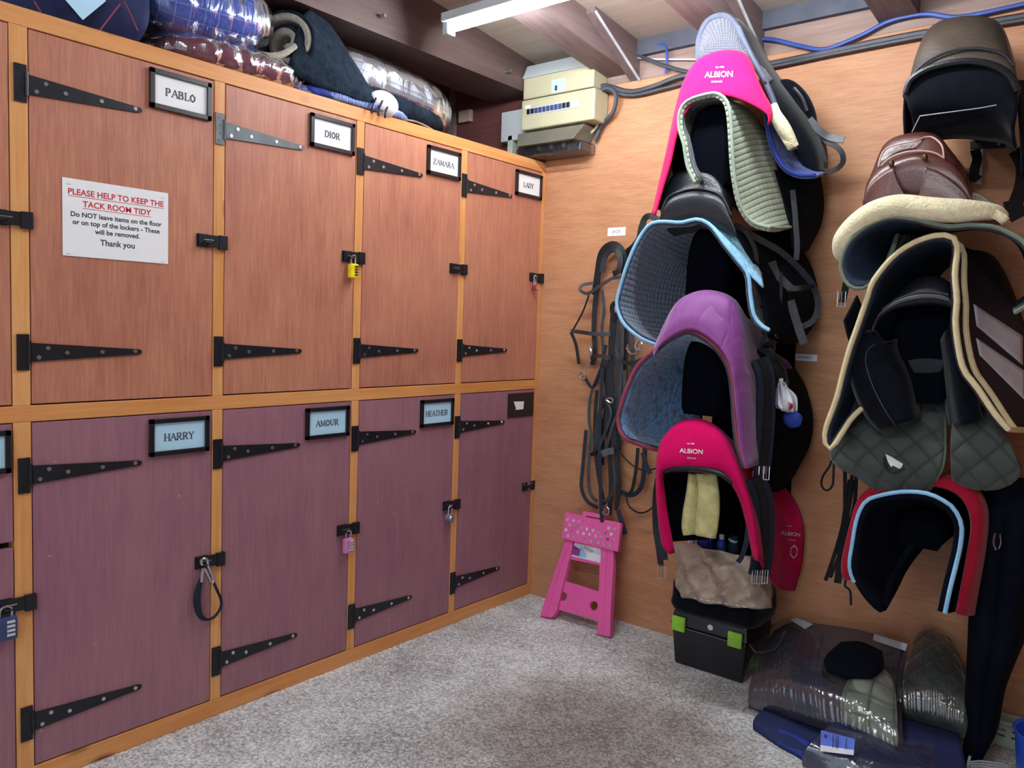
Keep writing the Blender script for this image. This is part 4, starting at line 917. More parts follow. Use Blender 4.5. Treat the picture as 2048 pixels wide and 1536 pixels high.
# --- crimson cover over the bottom saddle, gullet open
rack(1.085, .955, .42, 'black moulded saddle rack inside the crimson cover', .09, .30, 1.9, .30)
t = thing('saddle_cover', 'crimson cloth saddle cover with white lettering on pommel and flap, lowest by the tack box', 'saddle cover', P(1430, 900, .3))
o, G = loft('cloth', [(.545, [(1350, 1105), (1338, 1040), (1330, 980), (1328, 950), (1350, 944), (1400, 945), (1448, 956), (1474, 990), (1490, 1040), (1500, 1090), (1506, 1118)]),
                      (.575, [(1338, 1108), (1322, 1040), (1318, 975), (1322, 935), (1350, 930), (1400, 930), (1450, 936), (1480, 980), (1500, 1040), (1510, 1095), (1514, 1122)]),
                      (.56, [(1326, 1095), (1317, 1030), (1314, 960), (1318, 910), (1345, 888), (1395, 880), (1445, 892), (1474, 930), (1500, 1000), (1514, 1070), (1520, 1120)]),
                      (.5, [(1328, 1085), (1320, 1010), (1318, 930), (1328, 880), (1352, 848), (1385, 836), (1422, 845), (1454, 874), (1482, 930), (1505, 1000), (1520, 1070), (1526, 1130)]),
                      (.34, [(1390, 1080), (1384, 1000), (1385, 930), (1396, 890), (1414, 872), (1438, 868), (1466, 880), (1492, 910), (1520, 960), (1538, 1020), (1548, 1090), (1548, 1166)]),
                      (.18, [(1420, 1080), (1415, 1000), (1418, 935), (1430, 900), (1448, 884), (1472, 884), (1498, 904), (1532, 950), (1558, 1006), (1574, 1070), (1566, 1180)]),
                      (.06, [(1450, 1080), (1446, 1000), (1450, 940), (1462, 912), (1480, 900), (1505, 905), (1530, 930), (1562, 965), (1590, 1000), (1608, 1050), (1606, 1120), (1590, 1182)])],
             [M['red'], M['lining']], t, n=44, m=32, solid=.006)
print_on(o, [('t', 'ALBION', .022, P(1383, 903, .5), ray(1383, 903)), ('t', 'ENGLAND', .0065, P(1384, 916, .5), ray(1383, 903)), ('t', 'Est 1985', .007, P(1382, 888, .5), ray(1383, 903))], M['stripe_white'], t)
fr = ray(1582, 1068)
print_on(o, [('t', 'ALBION', .019, P(1581, 1068, .2), fr), ('t', 'ENGLAND', .0055, P(1583, 1080, .2), fr), ('t', 'Est 1985', .006, P(1577, 1052, .2), fr),
             ('q', [(.014*math.sin(PI*k/3)*s_, .026*math.cos(PI*k/3)*s_) for s_ in (1, .82) for k in range(7)], .02, P(1587, 1104, .2), fr)], M['stripe_white'], t)
MB().tube(cr([P(*p) for p in ((1326, 944, .55), (1350, 937, .565), (1400, 938, .57), (1440, 946, .565), (1468, 966, .55))], 24), .011, 8).build('gullet_rim', M['leather'], t)
girth('navy girth with buckles hanging over the crimson cover', [(1508, 955, .5), (1522, 990, .48), (1528, 1040, .47), (1526, 1090, .47), (1522, 1130, .47), (1518, 1150, .47)], .072, 0, [(1510, 1153, .49), (1520, 1154, .49), (1530, 1153, .49)])
t = thing('girth', 'narrow navy strap with a buckle hanging at the far side of the crimson cover', 'girth', P(1320, 1150, .45))
strap([(1322, 932, .44), (1312, 985, .43), (1311, 1050, .43), (1318, 1100, .44), (1322, 1132, .44)], .022, M['strap'], t, 'band')
buckle(P(1324, 1143, .45), .026, .052, M['steel'], t)
strap([(1318, 1060, .45), (1324, 1090, .45), (1328, 1120, .45)], .03, M['strap_blue'], t, 'end_tab')
tag(MB().ribbon(cr([P(*p) for p in ((1490, 1000, .5), (1496, 1040, .51), (1493, 1080, .52), (1484, 1112, .53), (1476, 1124, .53))], 24), .016, .006).build('strap', M['strap_blue']), 'short navy strap end curling inside the crimson cover opening', 'strap')

t = thing('towel', 'pale yellow towel folded over the rack inside the crimson cover', 'towel', P(1400, 1090, .4))
for k, (a, c) in enumerate((([(1386, 946), (1380, 985), (1373, 1020), (1370, 1052), (1374, 1068)], [(1397, 946), (1398, 985), (1396, 1020), (1394, 1052), (1392, 1066)]),
                            ([(1400, 946), (1404, 985), (1400, 1020), (1397, 1052), (1398, 1068)], [(1432, 946), (1437, 985), (1438, 1020), (1434, 1056), (1430, 1074)]))):
    A = cr([P(x, y, .47) for x, y in a], 18); B = cr([P(x, y, .455) for x, y in c], 18)
    R = []
    for p, q in zip(A, B):
        R.append([p.lerp(q, u)+V((0, -.022*math.sin(PI*u)-.006*math.sin(7*u+k), 0)) for u in [i/14 for i in range(15)]])
    MB().grid(R).build('fold', M['towel'], t, solid=.012)
MB().grid([[P(1380+4*i, 946-j*3, .46-.05*j) for i in range(14)] for j in range(5)]).build('top_fold', M['towel'], t, solid=.012)

# ================================================================== BAG, TACK BOX, STOOL
# tack box on the floor below the crimson cover
bx0, bx1, by0, by1 = P(1341, 1300, .25).x, P(1490, 1330, .25).x, -.25, -.012
bz = P(1341, 1222, .25).z
t = thing('tack_box', 'black plastic tack box with two lime green latches on the floor', 'tack box', ((bx0+bx1)/2, (by0+by1)/2, 0))
MB().hexa([V((bx0+.012, by0+.012, 0)), V((bx1-.012, by0+.012, 0)), V((bx1-.012, by1, 0)), V((bx0+.012, by1, 0))], [V((bx0, by0, bz-.05)), V((bx1, by0, bz-.05)), V((bx1, by1, bz-.05)), V((bx0, by1, bz-.05))]).build('body', M['black_plastic'], t, smooth=False, bevel=.008)
MB().hexa([V((bx0-.006, by0-.006, bz-.048)), V((bx1+.006, by0-.006, bz-.048)), V((bx1+.006, by1, bz-.048)), V((bx0-.006, by1, bz-.048))], [V((bx0+.004, by0+.006, bz+.012)), V((bx1-.004, by0+.006, bz+.012)), V((bx1-.004, by1, bz+.012)), V((bx0+.004, by1, bz+.012))]).build('lid', M['black_plastic'], t, smooth=False, bevel=.008)
for px in (1345, 1458):
    a = P(px, 1240, .26).x
    MB().box(a, a+.056, by0-.018, by0-.004, bz-.066, bz-.008).build('latch', M['lime'], t, smooth=False, bevel=.004)
    MB().box(a+.005, a+.051, by0-.02, by0-.016, bz-.040, bz-.036).build('latch_groove', M['lime'], t, smooth=False, bevel=.001)
MB().disc(((bx0+bx1)/2+.01, by0-.002, bz-.02), (0, -1, -.1), .012, .003, 18).build('badge', M['label'], t)
MB().tube([V((bx0+.06, by0-.009, bz-.05)), V((bx1-.06, by0-.009, bz-.05))], .002, 6).build('wire_rim', M['grey_metal'], t)
MB().tube(cr([V((bx1+.006, by0+.02, bz-.05)), V((bx1+.05, by0-.02, bz-.055)), V((bx1+.11, by0+.0, bz-.03)), V((bx1+.12, by0+.06, bz+.02))], 20), .003, 6).build('side_handle', M['grey_metal'], t)
# soft tray and crumpled paper bag on top
t = thing('tote_bag', 'open black tote with a crumpled brown paper front, on top of the tack box', 'bag', ((bx0+bx1)/2, -.13, bz+.014))
base = bz+.014
def bag_ring(z, k, y0, jit):
    x0, x1 = bx0-.0-k, bx1+.012+k
    pts = [V((x0, -.02, z)), V((x0-.008, y0*.5, z)), V((x0, y0, z)), V(((x0*2+x1)/3, y0-.012, z)), V(((x0+2*x1)/3, y0-.01, z)), V((x1, y0, z)), V((x1+.012, y0*.5, z)), V((x1, -.02, z))]
    return [p+V((random.uniform(-jit, jit), random.uniform(-jit, jit), random.uniform(-jit, jit)*.6)) for p in pts]
z1 = P(1400, 1180, .27).z; z2 = P(1420, 1100, .27).z
loft('body', [bag_ring(base, 0, -.24, 0), bag_ring(base+.025, .006, -.25, .004), bag_ring((base+z1)/2, .004, -.25, .006), bag_ring(z1, 0, -.25, .006)], M['leather_soft'], t, n=40, m=12, solid=.006, world=True)
MB().box(bx0+.01, bx1, -.235, -.02, base, base+.01).build('base', M['leather_soft'], t, smooth=False)
random.seed(11)
front = [[(1366, 1196, .285), (1400, 1205, .29), (1450, 1213, .29), (1503, 1219, .29), (1545, 1216, .2)],
         [(1352, 1170, .285), (1395, 1185, .30), (1450, 1190, .31), (1503, 1195, .30), (1545, 1190, .2)],
         [(1350, 1150, .27), (1380, 1160, .315), (1430, 1168, .29), (1470, 1165, .315), (1504, 1170, .295), (1544, 1168, .2)],
         [(1352, 1130, .28), (1372, 1132, .31), (1410, 1145, .28), (1455, 1135, .32), (1503, 1150, .285), (1542, 1150, .2)],
         [(1345, 1108, .27), (1370, 1110, .295), (1420, 1118, .315), (1460, 1120, .27), (1502, 1130, .30), (1538, 1140, .2)],
         [(1337, 1097, .25), (1366, 1086, .285), (1410, 1096, .29), (1450, 1106, .29), (1500, 1114, .28), (1530, 1126, .2)]]
R = rows3([(.28, r) for r in front]); R = [cr(r, 40) for r in R]
G = [list(x) for x in zip(*[crn([r[i] for r in R], 30) for i in range(40)])]
for row in G:
    for i in range(len(row)): row[i] = row[i]+V((0, .012*math.sin(9.1*row[i].x*6+row[i].z*33)+.010*abs(math.sin(row[i].z*60-row[i].x*38))+random.uniform(-.0015, .0015), 0))
MB().grid(G).build('paper_front', M['paper_bag'], t, solid=.002, crease=25)
mb = MB()
for k in range(9):
    a_ = P(1388+12*k, 1196+2.0*k, .318); mb.tube([a_, a_+V((.008+.005*(k % 3), 0, -.001))], .0018, 5)
mb.build('faded_print', M['label'], t)
random.seed(5)
for label, mt, x, y, d, sz, cat in (('blue grooming brush standing in the tote by the towel', 'blue_plastic', 1412, 1070, .20, (.055, .03, .04), 'brush'),
                            ('bright blue bottle top in the tote right of the towel', 'blue_plastic', 1444, 1072, .20, (.034, .03, .05), 'bottle'),
                            ('grey cloth roll at the back of the tote', 'slate', 1468, 1076, .19, (.034, .03, .06), 'cloth'),
                            ('pale pink and white bottle in the tote under the towel', 'label', 1384, 1066, .20, (.03, .026, .05), 'bottle')):
    c = P(x, y, d); nm = {'brush': 'grooming_brush', 'bottle': 'bottle', 'cloth': 'cloth_roll'}[cat]
    q = thing(nm, label, cat, (c.x, c.y, base+.011)); a_, b_, h_ = sz
    if cat == 'brush':
        MB().box(c.x-a_/2, c.x+a_/2, c.y-b_/2, c.y+b_/2, base+.011, c.z).build('back', M[mt], q, smooth=False, bevel=.008)
        MB().box(c.x-a_/2+.004, c.x+a_/2-.004, c.y-b_/2-.014, c.y-b_/2-.002, base+.02, c.z-.004).build('bristles', M['blue_cloth'], q, smooth=False)
    elif cat == 'bottle':
        MB().tube([V((c.x, c.y, base+.011)), V((c.x, c.y, c.z-.03)), V((c.x, c.y, c.z-.015)), V((c.x, c.y, c.z-.01))], [a_/2, a_/2, a_*.4, a_*.25], 16).build('body', M[mt], q)
        MB().tube([V((c.x, c.y, c.z-.012)), V((c.x, c.y, c.z+.008))], a_*.3, 14).build('cap', M['stripe_white' if mt != 'label' else 'lilac'], q)
    else:
        MB().tube([V((c.x-.01, c.y, base+.011)), V((c.x, c.y, c.z-.02)), V((c.x+.004, c.y, c.z+.012))], [a_*.6, a_*.55, a_*.4], 12).build('roll', M[mt], q)
        MB().tube([V((c.x-.002, c.y-.001, c.z-.012)), V((c.x+.0, c.y-.001, c.z-.004))], a_*.57, 12).build('band', M['label'], q)

# pink folding step stool leaning on the wall
p0 = PZ(1150, 1252, 0.); top = P(1185, 1028, .035)
nrm = V((0, -(top.z), -(top.y-p0.y)*-1)); up = V((0, top.y-p0.y, top.z)).normalized(); nrm = V((0, -up.z, up.y)); ex = V((1, 0, 0))
SM = Matrix(((1, up.x, nrm.x, p0.x), (0, up.y, nrm.y, p0.y), (0, up.z, nrm.z, p0.z), (0, 0, 0, 1)))
SI = SM.inverted()
def s2(x, y, o=0.):
    q = SI @ PPL(x, y, p0+nrm*o, nrm); return (q.x, q.y)
t = thing('step_stool', 'pink plastic folding step stool leaning against the wall in the corner', 'step stool', p0)
lay = lambda o: SM @ Matrix.Translation((0, 0, o))
circ = lambda cx, cy, r: [(cx+r*math.cos(2*PI*k/20), cy+r*math.sin(2*PI*k/20)) for k in range(20)]
def rs(pts, o=0): return [s2(x, y, o) for x, y in pts]
h1, h2 = s2(1128, 1193), s2(1189, 1212)
plate('front_panel', M['pink_plastic'], t, rs([(1136, 1080), (1222, 1098), (1222, 1160), (1221, 1236), (1218, 1262), (1200, 1255), (1196, 1240), (1116, 1218), (1106, 1230), (1096, 1228), (1110, 1180), (1125, 1130)]),
      [rs([(1142, 1118), (1201, 1130), (1200, 1184), (1128, 1162)]), circ(h1[0], h1[1], .022), circ(h2[0], h2[1], .022)], lay(.0), .012, .002)
for side, q in (('l', [(1137, 1082), (1150, 1085), (1118, 1222), (1108, 1235), (1087, 1232), (1093, 1210)]), ('r', [(1208, 1096), (1231, 1100), (1225, 1230), (1224, 1273), (1199, 1268), (1203, 1235)])):
    plate('leg', M['pink_plastic'], t, rs(q), [], lay(.008), .026, .003)
    pa, pb = s2(*[(a+b)/2 for a, b in zip(q[0], q[1])]), s2(*[(a+b)/2 for a, b in zip(q[3], q[4])])
    A = V((pa[0], pa[1], .024)); B_ = V((pb[0], pb[1], .024))
    MB().tube([SM @ A, SM @ B_], .0035, 6).build('leg_rib', M['pink_plastic'], t)
plate('rear_panel', M['pink_plastic'], t, rs([(1142, 1085), (1218, 1100), (1214, 1125), (1136, 1108)]), [], lay(-.016), .014, .002)
q = rs([(1135, 1026), (1243, 1048), (1238, 1103), (1127, 1077)], .02)
slot = rs([(1174, 1031), (1206, 1037), (1205, 1042), (1173, 1036)], .02)
plate('step_top', M['pink_plastic'], t, rs([(1135, 1026), (1168, 1033), (1170, 1024), (1210, 1032), (1210, 1041), (1243, 1048), (1238, 1103), (1127, 1077)], .02), [slot], lay(.022), .02, .003)
mb = MB()
for r_ in range(4):
    for c_ in range(9 - (r_ % 2)):
        u = (c_+.5+(.5 if r_ % 2 else 0))/9.2; v_ = (r_+.6)/4.4
        a = V(q[0]).lerp(V(q[1]), u); b_ = V(q[3]).lerp(V(q[2]), u); p = a.lerp(b_, v_*.9+.12)
        if r_ == 0 and .3 < u < .75: continue
        mb.disc(SM @ V((p.x, p.y, .033)), nrm, .0095, .002, 12)
mb.build('grip_dots', M['white_rubber'], t)
lq = rs([(1143, 1083), (1207, 1098), (1206, 1127), (1139, 1111)], .009)
plate('label', M['label'], t, lq, [], lay(.0085), .001)
for k, (a, b_) in enumerate(((.05, .3), (.3, .5))):
    A = [V(lq[0]).lerp(V(lq[1]), u) for u in (a, b_)]; B_ = [V(lq[3]).lerp(V(lq[2]), u) for u in (a, b_)]
    plate('label_print', M['purple' if k == 0 else 'sky_bind'], t, [tuple(x)[:2] for x in (A[0].lerp(B_[0], .2), A[1].lerp(B_[1], .4 if k == 0 else .6), A[1].lerp(B_[1], .9), A[0].lerp(B_[0], .9))], [], lay(.0092), .0006)
cq = V(lq[0]).lerp(V(lq[1]), .55).lerp(V(lq[3]).lerp(V(lq[2]), .55), .25)
text('Step Stool', .013, lay(.0098) @ Matrix.Translation((cq.x, cq.y, 0)) @ Matrix.Rotation(-.22, 4, 'Z'), M['ink'], t)

# ================================================================== SECOND TACK COLUMN
saddle('dark brown leather saddle with its broad cantle facing out, highest on the wall', [
    (.47, [(1812, 196), (1820, 170), (1854, 147), (1899, 136), (1944, 133), (1989, 142), (2019, 160), (2034, 190)]),
    (.485, [(1811, 188), (1822, 160), (1854, 138), (1899, 126), (1944, 122), (1989, 131), (2020, 150), (2035, 178)]),
    (.475, [(1814, 172), (1834, 142), (1869, 117), (1914, 101), (1959, 99), (2004, 109), (2026, 130), (2035, 160)]),
    (.44, [(1818, 160), (1830, 118), (1850, 85), (1878, 68), (1915, 60), (1955, 60), (1990, 68), (2012, 88), (2028, 118), (2036, 150)]),
    (.38, [(1824, 150), (1835, 108), (1850, 68), (1872, 46), (1905, 35), (1944, 31), (1985, 37), (2006, 55), (2021, 92), (2033, 140)]),
    (.28, [(1838, 160), (1850, 110), (1868, 76), (1895, 58), (1930, 52), (1970, 56), (2000, 74), (2020, 110), (2034, 150)]),
    (.14, [(1870, 160), (1880, 110), (1900, 84), (1925, 74), (1955, 72), (1985, 80), (2008, 100), (2024, 140)]),
    (.05, [(1895, 160), (1900, 115), (1915, 90), (1940, 78), (1965, 78), (1990, 88), (2010, 110), (2024, 140)])], 'olive_leather',
    flaps=[('panel', [(.475, [(1811, 190), (1822, 164), (1854, 142), (1899, 130), (1944, 127), (1989, 136), (2020, 154), (2035, 182)]), (.49, [(1817, 215), (1840, 200), (1880, 185), (1930, 180), (1985, 188), (2020, 205), (2035, 225)]), (.46, [(1825, 240), (1850, 235), (1890, 232), (1930, 228), (1980, 230), (2010, 240), (2030, 260)]), (.36, [(1830, 285), (1860, 280), (1900, 275), (1935, 275), (1980, 280), (2010, 285), (2035, 300)])], 'leather_soft'),
           ('flap', [(.44, [(1812, 190), (1810, 230), (1812, 270), (1816, 305)]), (.3, [(1838, 190), (1836, 230), (1838, 270), (1842, 310)]), (.1, [(1880, 190), (1878, 230), (1878, 260), (1880, 290)])], 'flap'),
           ('flap', [(.44, [(2033, 160), (2040, 220), (2045, 290), (2046, 350)]), (.2, [(2052, 160), (2064, 230), (2070, 300), (2062, 360)]), (.06, [(2060, 160), (2072, 230), (2080, 300), (2072, 350)])], 'flap')],
    welts=[('welt', .004, [(1814, 170, .485), (1834, 140, .485), (1869, 115, .485), (1914, 99, .485), (1959, 97, .485), (2004, 107, .485), (2028, 130, .485)], 'leather_grey'),
           ('cantle_rim', .010, [(1811, 186, .49), (1822, 160, .495), (1854, 139, .495), (1899, 127, .495), (1944, 123, .495), (1989, 132, .495), (2020, 152, .49), (2036, 182, .485)], 'leather'),
           ('string', .0016, [(1840, 232, .50), (1870, 228, .505), (1916, 222, .505), (1960, 216, .505), (1993, 210, .5)], 'cable_white'),
           ('string', .0014, [(1840, 232, .50), (1832, 248, .49), (1824, 264, .48)], 'cable_white')])
for o in list(C.objects):
    if o.get('label', '').startswith('dark brown leather saddle with its broad'): sl = o
strap([(2030, 300, .3), (2046, 330, .28), (2044, 370, .26), (2030, 410, .24), (2022, 436, .24)], .04, M['strap'], sl, 'stirrup_leather')
strap([(2024, 400, .25), (2032, 425, .25), (2040, 436, .25)], .05, M['strap'], sl, 'stirrup_leather')
# wall bracket below it
t = thing('saddle_bracket', 'white metal saddle bracket on the wall with a black strap, below the brown cantle', 'bracket', P(1952, 365, .01))
A = [P(x, y, .012) for x, y in ((1938, 366), (1962, 370), (1967, 292), (1944, 294))]
MB().hexa(A, [p+V((0, .010, 0)) for p in A]).build('upright', M['white_plastic'], t, smooth=False, bevel=.002)
A = [P(x, y, .02) for x, y in ((1940, 298), (2010, 294), (2010, 278), (1940, 282))]
MB().hexa(A, [p+V((0, .018, 0)) for p in A]).build('cross_bar', M['black_plastic'], t, smooth=False, bevel=.002)
a = P(1935, 200, .3); MB().box(a.x-.02, a.x+.02, -.36, -.012, P(1950, 285, .02).z, P(1950, 285, .02).z+.03).build('arm', M['black_plastic'], t, smooth=False, bevel=.004)
strap([(1950, 300, .03), (1954, 318, .035), (1950, 335, .035), (1948, 352, .03), (1956, 360, .03)], .03, M['strap'], t, 'strap')
MB().disc(P(1998, 288, .022), (0, -1, 0), .006, .004, 10).build('bolt', M['steel'], t)

saddle('glossy brown saddle with pale stitched pommel and two round studs, on the sheepskin', [
    (.53, [(1728, 412), (1740, 402), (1790, 402), (1840, 400), (1890, 406), (1930, 410), (1947, 420)]),
    (.535, [(1728, 395), (1740, 368), (1775, 340), (1815, 322), (1850, 320), (1890, 330), (1925, 355), (1944, 398)]),
    (.50, [(1733, 368), (1750, 336), (1776, 318), (1810, 308), (1840, 304), (1876, 310), (1908, 330), (1936, 365)]),
    (.485, [(1742, 352), (1755, 320), (1772, 298), (1800, 284), (1840, 279), (1874, 285), (1897, 305), (1916, 330), (1937, 360)]),
    (.45, [(1746, 345), (1758, 312), (1770, 287), (1794, 272), (1840, 264), (1876, 271), (1899, 297), (1917, 320), (1937, 355)]),
    (.34, [(1760, 370), (1772, 335), (1790, 308), (1815, 292), (1845, 288), (1880, 294), (1905, 315), (1925, 345), (1940, 380)]),
    (.2, [(1790, 385), (1800, 350), (1820, 326), (1845, 314), (1875, 312), (1900, 322), (1922, 345), (1940, 375), (1946, 395)]),
    (.06, [(1830, 385), (1838, 350), (1850, 325), (1870, 312), (1895, 308), (1915, 318), (1932, 340), (1944, 370), (1948, 395)])], 'brown',
    flaps=[('skirt', [(.545, [(1730, 400), (1742, 370), (1770, 345), (1788, 337)]), (.55, [(1735, 412), (1755, 392), (1785, 378), (1800, 370)]), (.55, [(1745, 420), (1775, 410), (1800, 402), (1815, 396)])], 'brown'),
           ('skirt', [(.545, [(1850, 334), (1880, 345), (1915, 370), (1938, 398)]), (.55, [(1846, 366), (1870, 376), (1900, 390), (1930, 410)]), (.55, [(1838, 394), (1860, 402), (1890, 410), (1920, 418)])], 'brown')],
    welts=[('stitching', .0025, [(1757, 334, .515), (1762, 312, .51), (1772, 298, .507), (1800, 288, .505), (1830, 282, .503), (1852, 274, .48), (1868, 276, .48), (1884, 292, .495), (1888, 318, .52)], 'piping_brown'),
           ('stitching', .0025, [(1762, 332, .525), (1780, 316, .522), (1810, 305, .522), (1845, 302, .522), (1870, 306, .522), (1888, 316, .522)], 'piping_brown')])
for o in list(C.objects):
    if o.get('label', '').startswith('glossy brown saddle'): sb = o
for x, y in ((1783, 328), (1850, 315)): MB().ball(P(x, y, .545), .008, .007, .011).build('stud', M['brass'], sb)
t = thing('sheepskin_half_pad', 'cream sheepskin half pad with black underside and grey-green edging, under the brown saddle', 'half pad', P(1850, 430, .3))
MB().tube(cr([P(*p) for p in ((1683, 520, .5), (1684, 495, .52), (1697, 468, .54), (1725, 440, .55), (1758, 421, .56), (1800, 412, .56), (1850, 417, .56), (1900, 421, .56), (1945, 422, .55), (1985, 424, .53), (2012, 432, .5))], 60), [.006+.028*math.sqrt(min(1, (k+.3)/7)*min(1, (59.2-k)/14)) for k in range(60)], 14).build('fleece_roll', M['fleece'], t)
loft('fleece', [(.55, [(1690, 490), (1720, 432), (1770, 408), (1830, 402), (1900, 408), (1960, 412), (2000, 422), (2020, 436)]), (.35, [(1720, 470), (1745, 425), (1790, 405), (1840, 398), (1900, 400), (1950, 398), (1985, 412), (2010, 434)]), (.08, [(1800, 450), (1820, 415), (1850, 400), (1890, 392), (1925, 386), (1952, 384), (1978, 400), (1995, 425)])], M['fleece'], t, n=40, m=12, solid=.025)
o, G = loft('underside', [(.565, [(1795, 470, .4), (1784, 505, .45), (1766, 540, .5), (1746, 564, .53), (1722, 577), (1700, 572), (1686, 553), (1682, 525), (1694, 490), (1715, 466), (1745, 446), (1785, 434), (1830, 438), (1864, 447), (1900, 453), (1940, 450), (1989, 454), (2022, 468), (2048, 484), (2070, 520), (2075, 570), (2060, 605), (2030, 625, .54)]),
                          (.42, [(1815, 470, .35), (1806, 500, .38), (1795, 528), (1780, 545), (1762, 550), (1748, 545), (1740, 530), (1740, 510), (1748, 488), (1762, 470), (1785, 455), (1815, 450), (1850, 450), (1880, 452), (1910, 452), (1945, 450), (1990, 454), (2026, 468), (2054, 490), (2074, 530), (2078, 575), (2064, 600), (2040, 620)]),
                          (.12, [(1850, 475), (1845, 495), (1840, 515), (1830, 525), (1820, 528), (1812, 520), (1810, 510), (1812, 498), (1818, 485), (1828, 475), (1845, 468), (1865, 464), (1885, 460), (1905, 458), (1930, 455), (1955, 452), (1990, 455), (2020, 468), (2045, 490), (2060, 530), (2064, 570), (2055, 595), (2035, 610)])],
             [M['black_q'], M['slate']], t, n=56, m=16, solid=.012)
edge_tube(G, M['green_bind'], t, .0065, 'binding', 'f')
t2 = thing('strap', 'short black strap with steel buckle beside the sheepskin, against the wall', 'strap', P(1686, 615, .1))
strap([(1694, 560, .3), (1690, 580, .3), (1685, 605, .3)], .022, M['strap'], t2, 'band'); buckle(P(1683, 598, .32), .024, .05, M['steel'], t2)

# striped rug-pad with cream binding around the black saddle
t = thing('saddle_pad', 'dark brown saddle pad with cream binding and silver stripes, around the black saddle', 'saddle pad', P(1900, 700, .3))
o, G = loft('panel', [(.55, [(1722, 818, .5), (1702, 838, .52), (1684, 866, .54), (1668, 890), (1656, 897), (1650, 880), (1652, 855), (1673, 797), (1686, 745), (1700, 695), (1716, 650), (1736, 592), (1748, 560), (1790, 510), (1840, 480), (1890, 470), (1914, 488), (1910, 548), (1914, 600), (1911, 640), (1916, 690), (1928, 740), (1955, 776), (1990, 828), (2016, 858)]),
                      (.36, [(1760, 818), (1742, 832), (1728, 845), (1716, 850), (1708, 840), (1706, 820), (1712, 790), (1722, 750), (1732, 715), (1744, 675), (1758, 635), (1776, 592), (1800, 555), (1830, 525), (1865, 502), (1905, 490), (1935, 500), (1950, 545), (1960, 595), (1965, 640), (1972, 690), (1985, 735), (2005, 775), (2030, 815), (2048, 860)]),
                      (.1, [(1800, 818), (1790, 825), (1780, 828), (1775, 820), (1776, 805), (1780, 785), (1786, 760), (1794, 730), (1802, 700), (1812, 668), (1824, 635), (1840, 600), (1860, 565), (1885, 535), (1915, 512), (1950, 500), (1985, 510), (2010, 545), (2030, 590), (2045, 635), (2058, 680), (2068, 725), (2078, 770), (2085, 810), (2088, 860)])],
             [M['brown_cloth'], M['slate']], t, n=60, m=20, solid=.014)
edge_tube(G, M['cream_bind'], t, .0085, 'binding', 'lfr')
MB().tube(G[3][36:], .012, 8).build('binding', M['cream_bind'], t)
patch(o, [(1948, 608), (2046, 672), (2046, 730), (1954, 652)], 16, 6, 'silver_stripe', M['silver'], t)
patch(o, [(1953, 676), (2050, 742), (2050, 800), (1960, 710)], 16, 6, 'silver_stripe', M['silver'], t)

rack(1.775, 1.50, .46, 'black moulded saddle rack inside the black fleecy saddle', .09, .34)
saddle('black leather saddle with padded knee rolls, between the brown striped pad', [
    (.535, [(1748, 668), (1762, 640), (1790, 620), (1830, 612), (1870, 610), (1905, 620), (1918, 650)]),
    (.55, [(1746, 655), (1760, 628), (1790, 606), (1830, 594), (1866, 592), (1898, 598), (1916, 630)]),
    (.53, [(1750, 640), (1766, 616), (1796, 596), (1830, 584), (1866, 582), (1896, 588), (1914, 615)]),
    (.50, [(1762, 625), (1785, 600), (1815, 576), (1838, 562), (1862, 557), (1888, 561), (1902, 575), (1918, 605)]),
    (.46, [(1770, 620), (1795, 590), (1822, 566), (1842, 556), (1862, 553), (1886, 557), (1900, 570), (1920, 602)]),
    (.34, [(1790, 630), (1812, 600), (1838, 580), (1862, 574), (1890, 578), (1912, 595), (1930, 625)]),
    (.18, [(1815, 640), (1832, 606), (1852, 586), (1876, 578), (1902, 582), (1924, 600), (1944, 635)]),
    (.06, [(1845, 640), (1858, 600), (1875, 578), (1896, 570), (1918, 576), (1938, 598), (1955, 635)])], 'leather',
    flaps=[('knee_roll', [(.49, [(1758, 860), (1735, 835), (1712, 790), (1700, 745), (1698, 715), (1705, 686), (1725, 667), (1752, 661)]), (.53, [(1790, 850), (1770, 820), (1748, 780), (1735, 745), (1730, 720), (1735, 700), (1750, 688), (1770, 682)]), (.5, [(1825, 840), (1815, 800), (1805, 765), (1795, 740), (1785, 720), (1780, 705), (1782, 690), (1786, 680)]), (.40, [(1840, 830), (1835, 800), (1828, 760), (1820, 735), (1812, 712), (1805, 695), (1800, 685), (1796, 676)])], 'leather_soft'),
           ('knee_roll', [(.49, [(1905, 640), (1918, 690), (1930, 740), (1950, 790), (1965, 840)]), (.52, [(1895, 660), (1902, 710), (1910, 760), (1920, 810), (1930, 850)]), (.42, [(1880, 690), (1885, 730), (1890, 780), (1895, 820), (1900, 850)])], 'leather_soft'),
           ('girth_panel', [(.44, [(1815, 710), (1835, 705), (1860, 704), (1890, 708)]), (.46, [(1820, 730), (1840, 728), (1865, 728), (1888, 730)]), (.45, [(1835, 750), (1848, 752), (1862, 752), (1876, 748)])], 'grey_cloth'),
           ('flap', [(.42, [(1690, 640), (1700, 680), (1720, 720)]), (.3, [(1715, 590), (1740, 650), (1760, 700)])], 'flap')],
    welts=[('welt', .003, [(1765, 618, .535), (1796, 598, .535), (1830, 586, .535), (1866, 584, .535), (1897, 590, .535)], 'leather_grey'), ('welt', .003, [(1758, 630, .55), (1790, 609, .553), (1830, 597, .553), (1866, 595, .553), (1898, 601, .553)], 'leather_grey'),
           ('roll_seam', .003, [(1790, 850, .535), (1770, 820, .54), (1749, 780, .537), (1736, 745, .535), (1731, 720, .535), (1736, 700, .535), (1751, 688, .535)], 'leather')])
t = thing('saddle_pad', 'dark green quilted saddle pad with sage edging and white badge below the black saddle', 'saddle pad', P(1790, 900, .35))
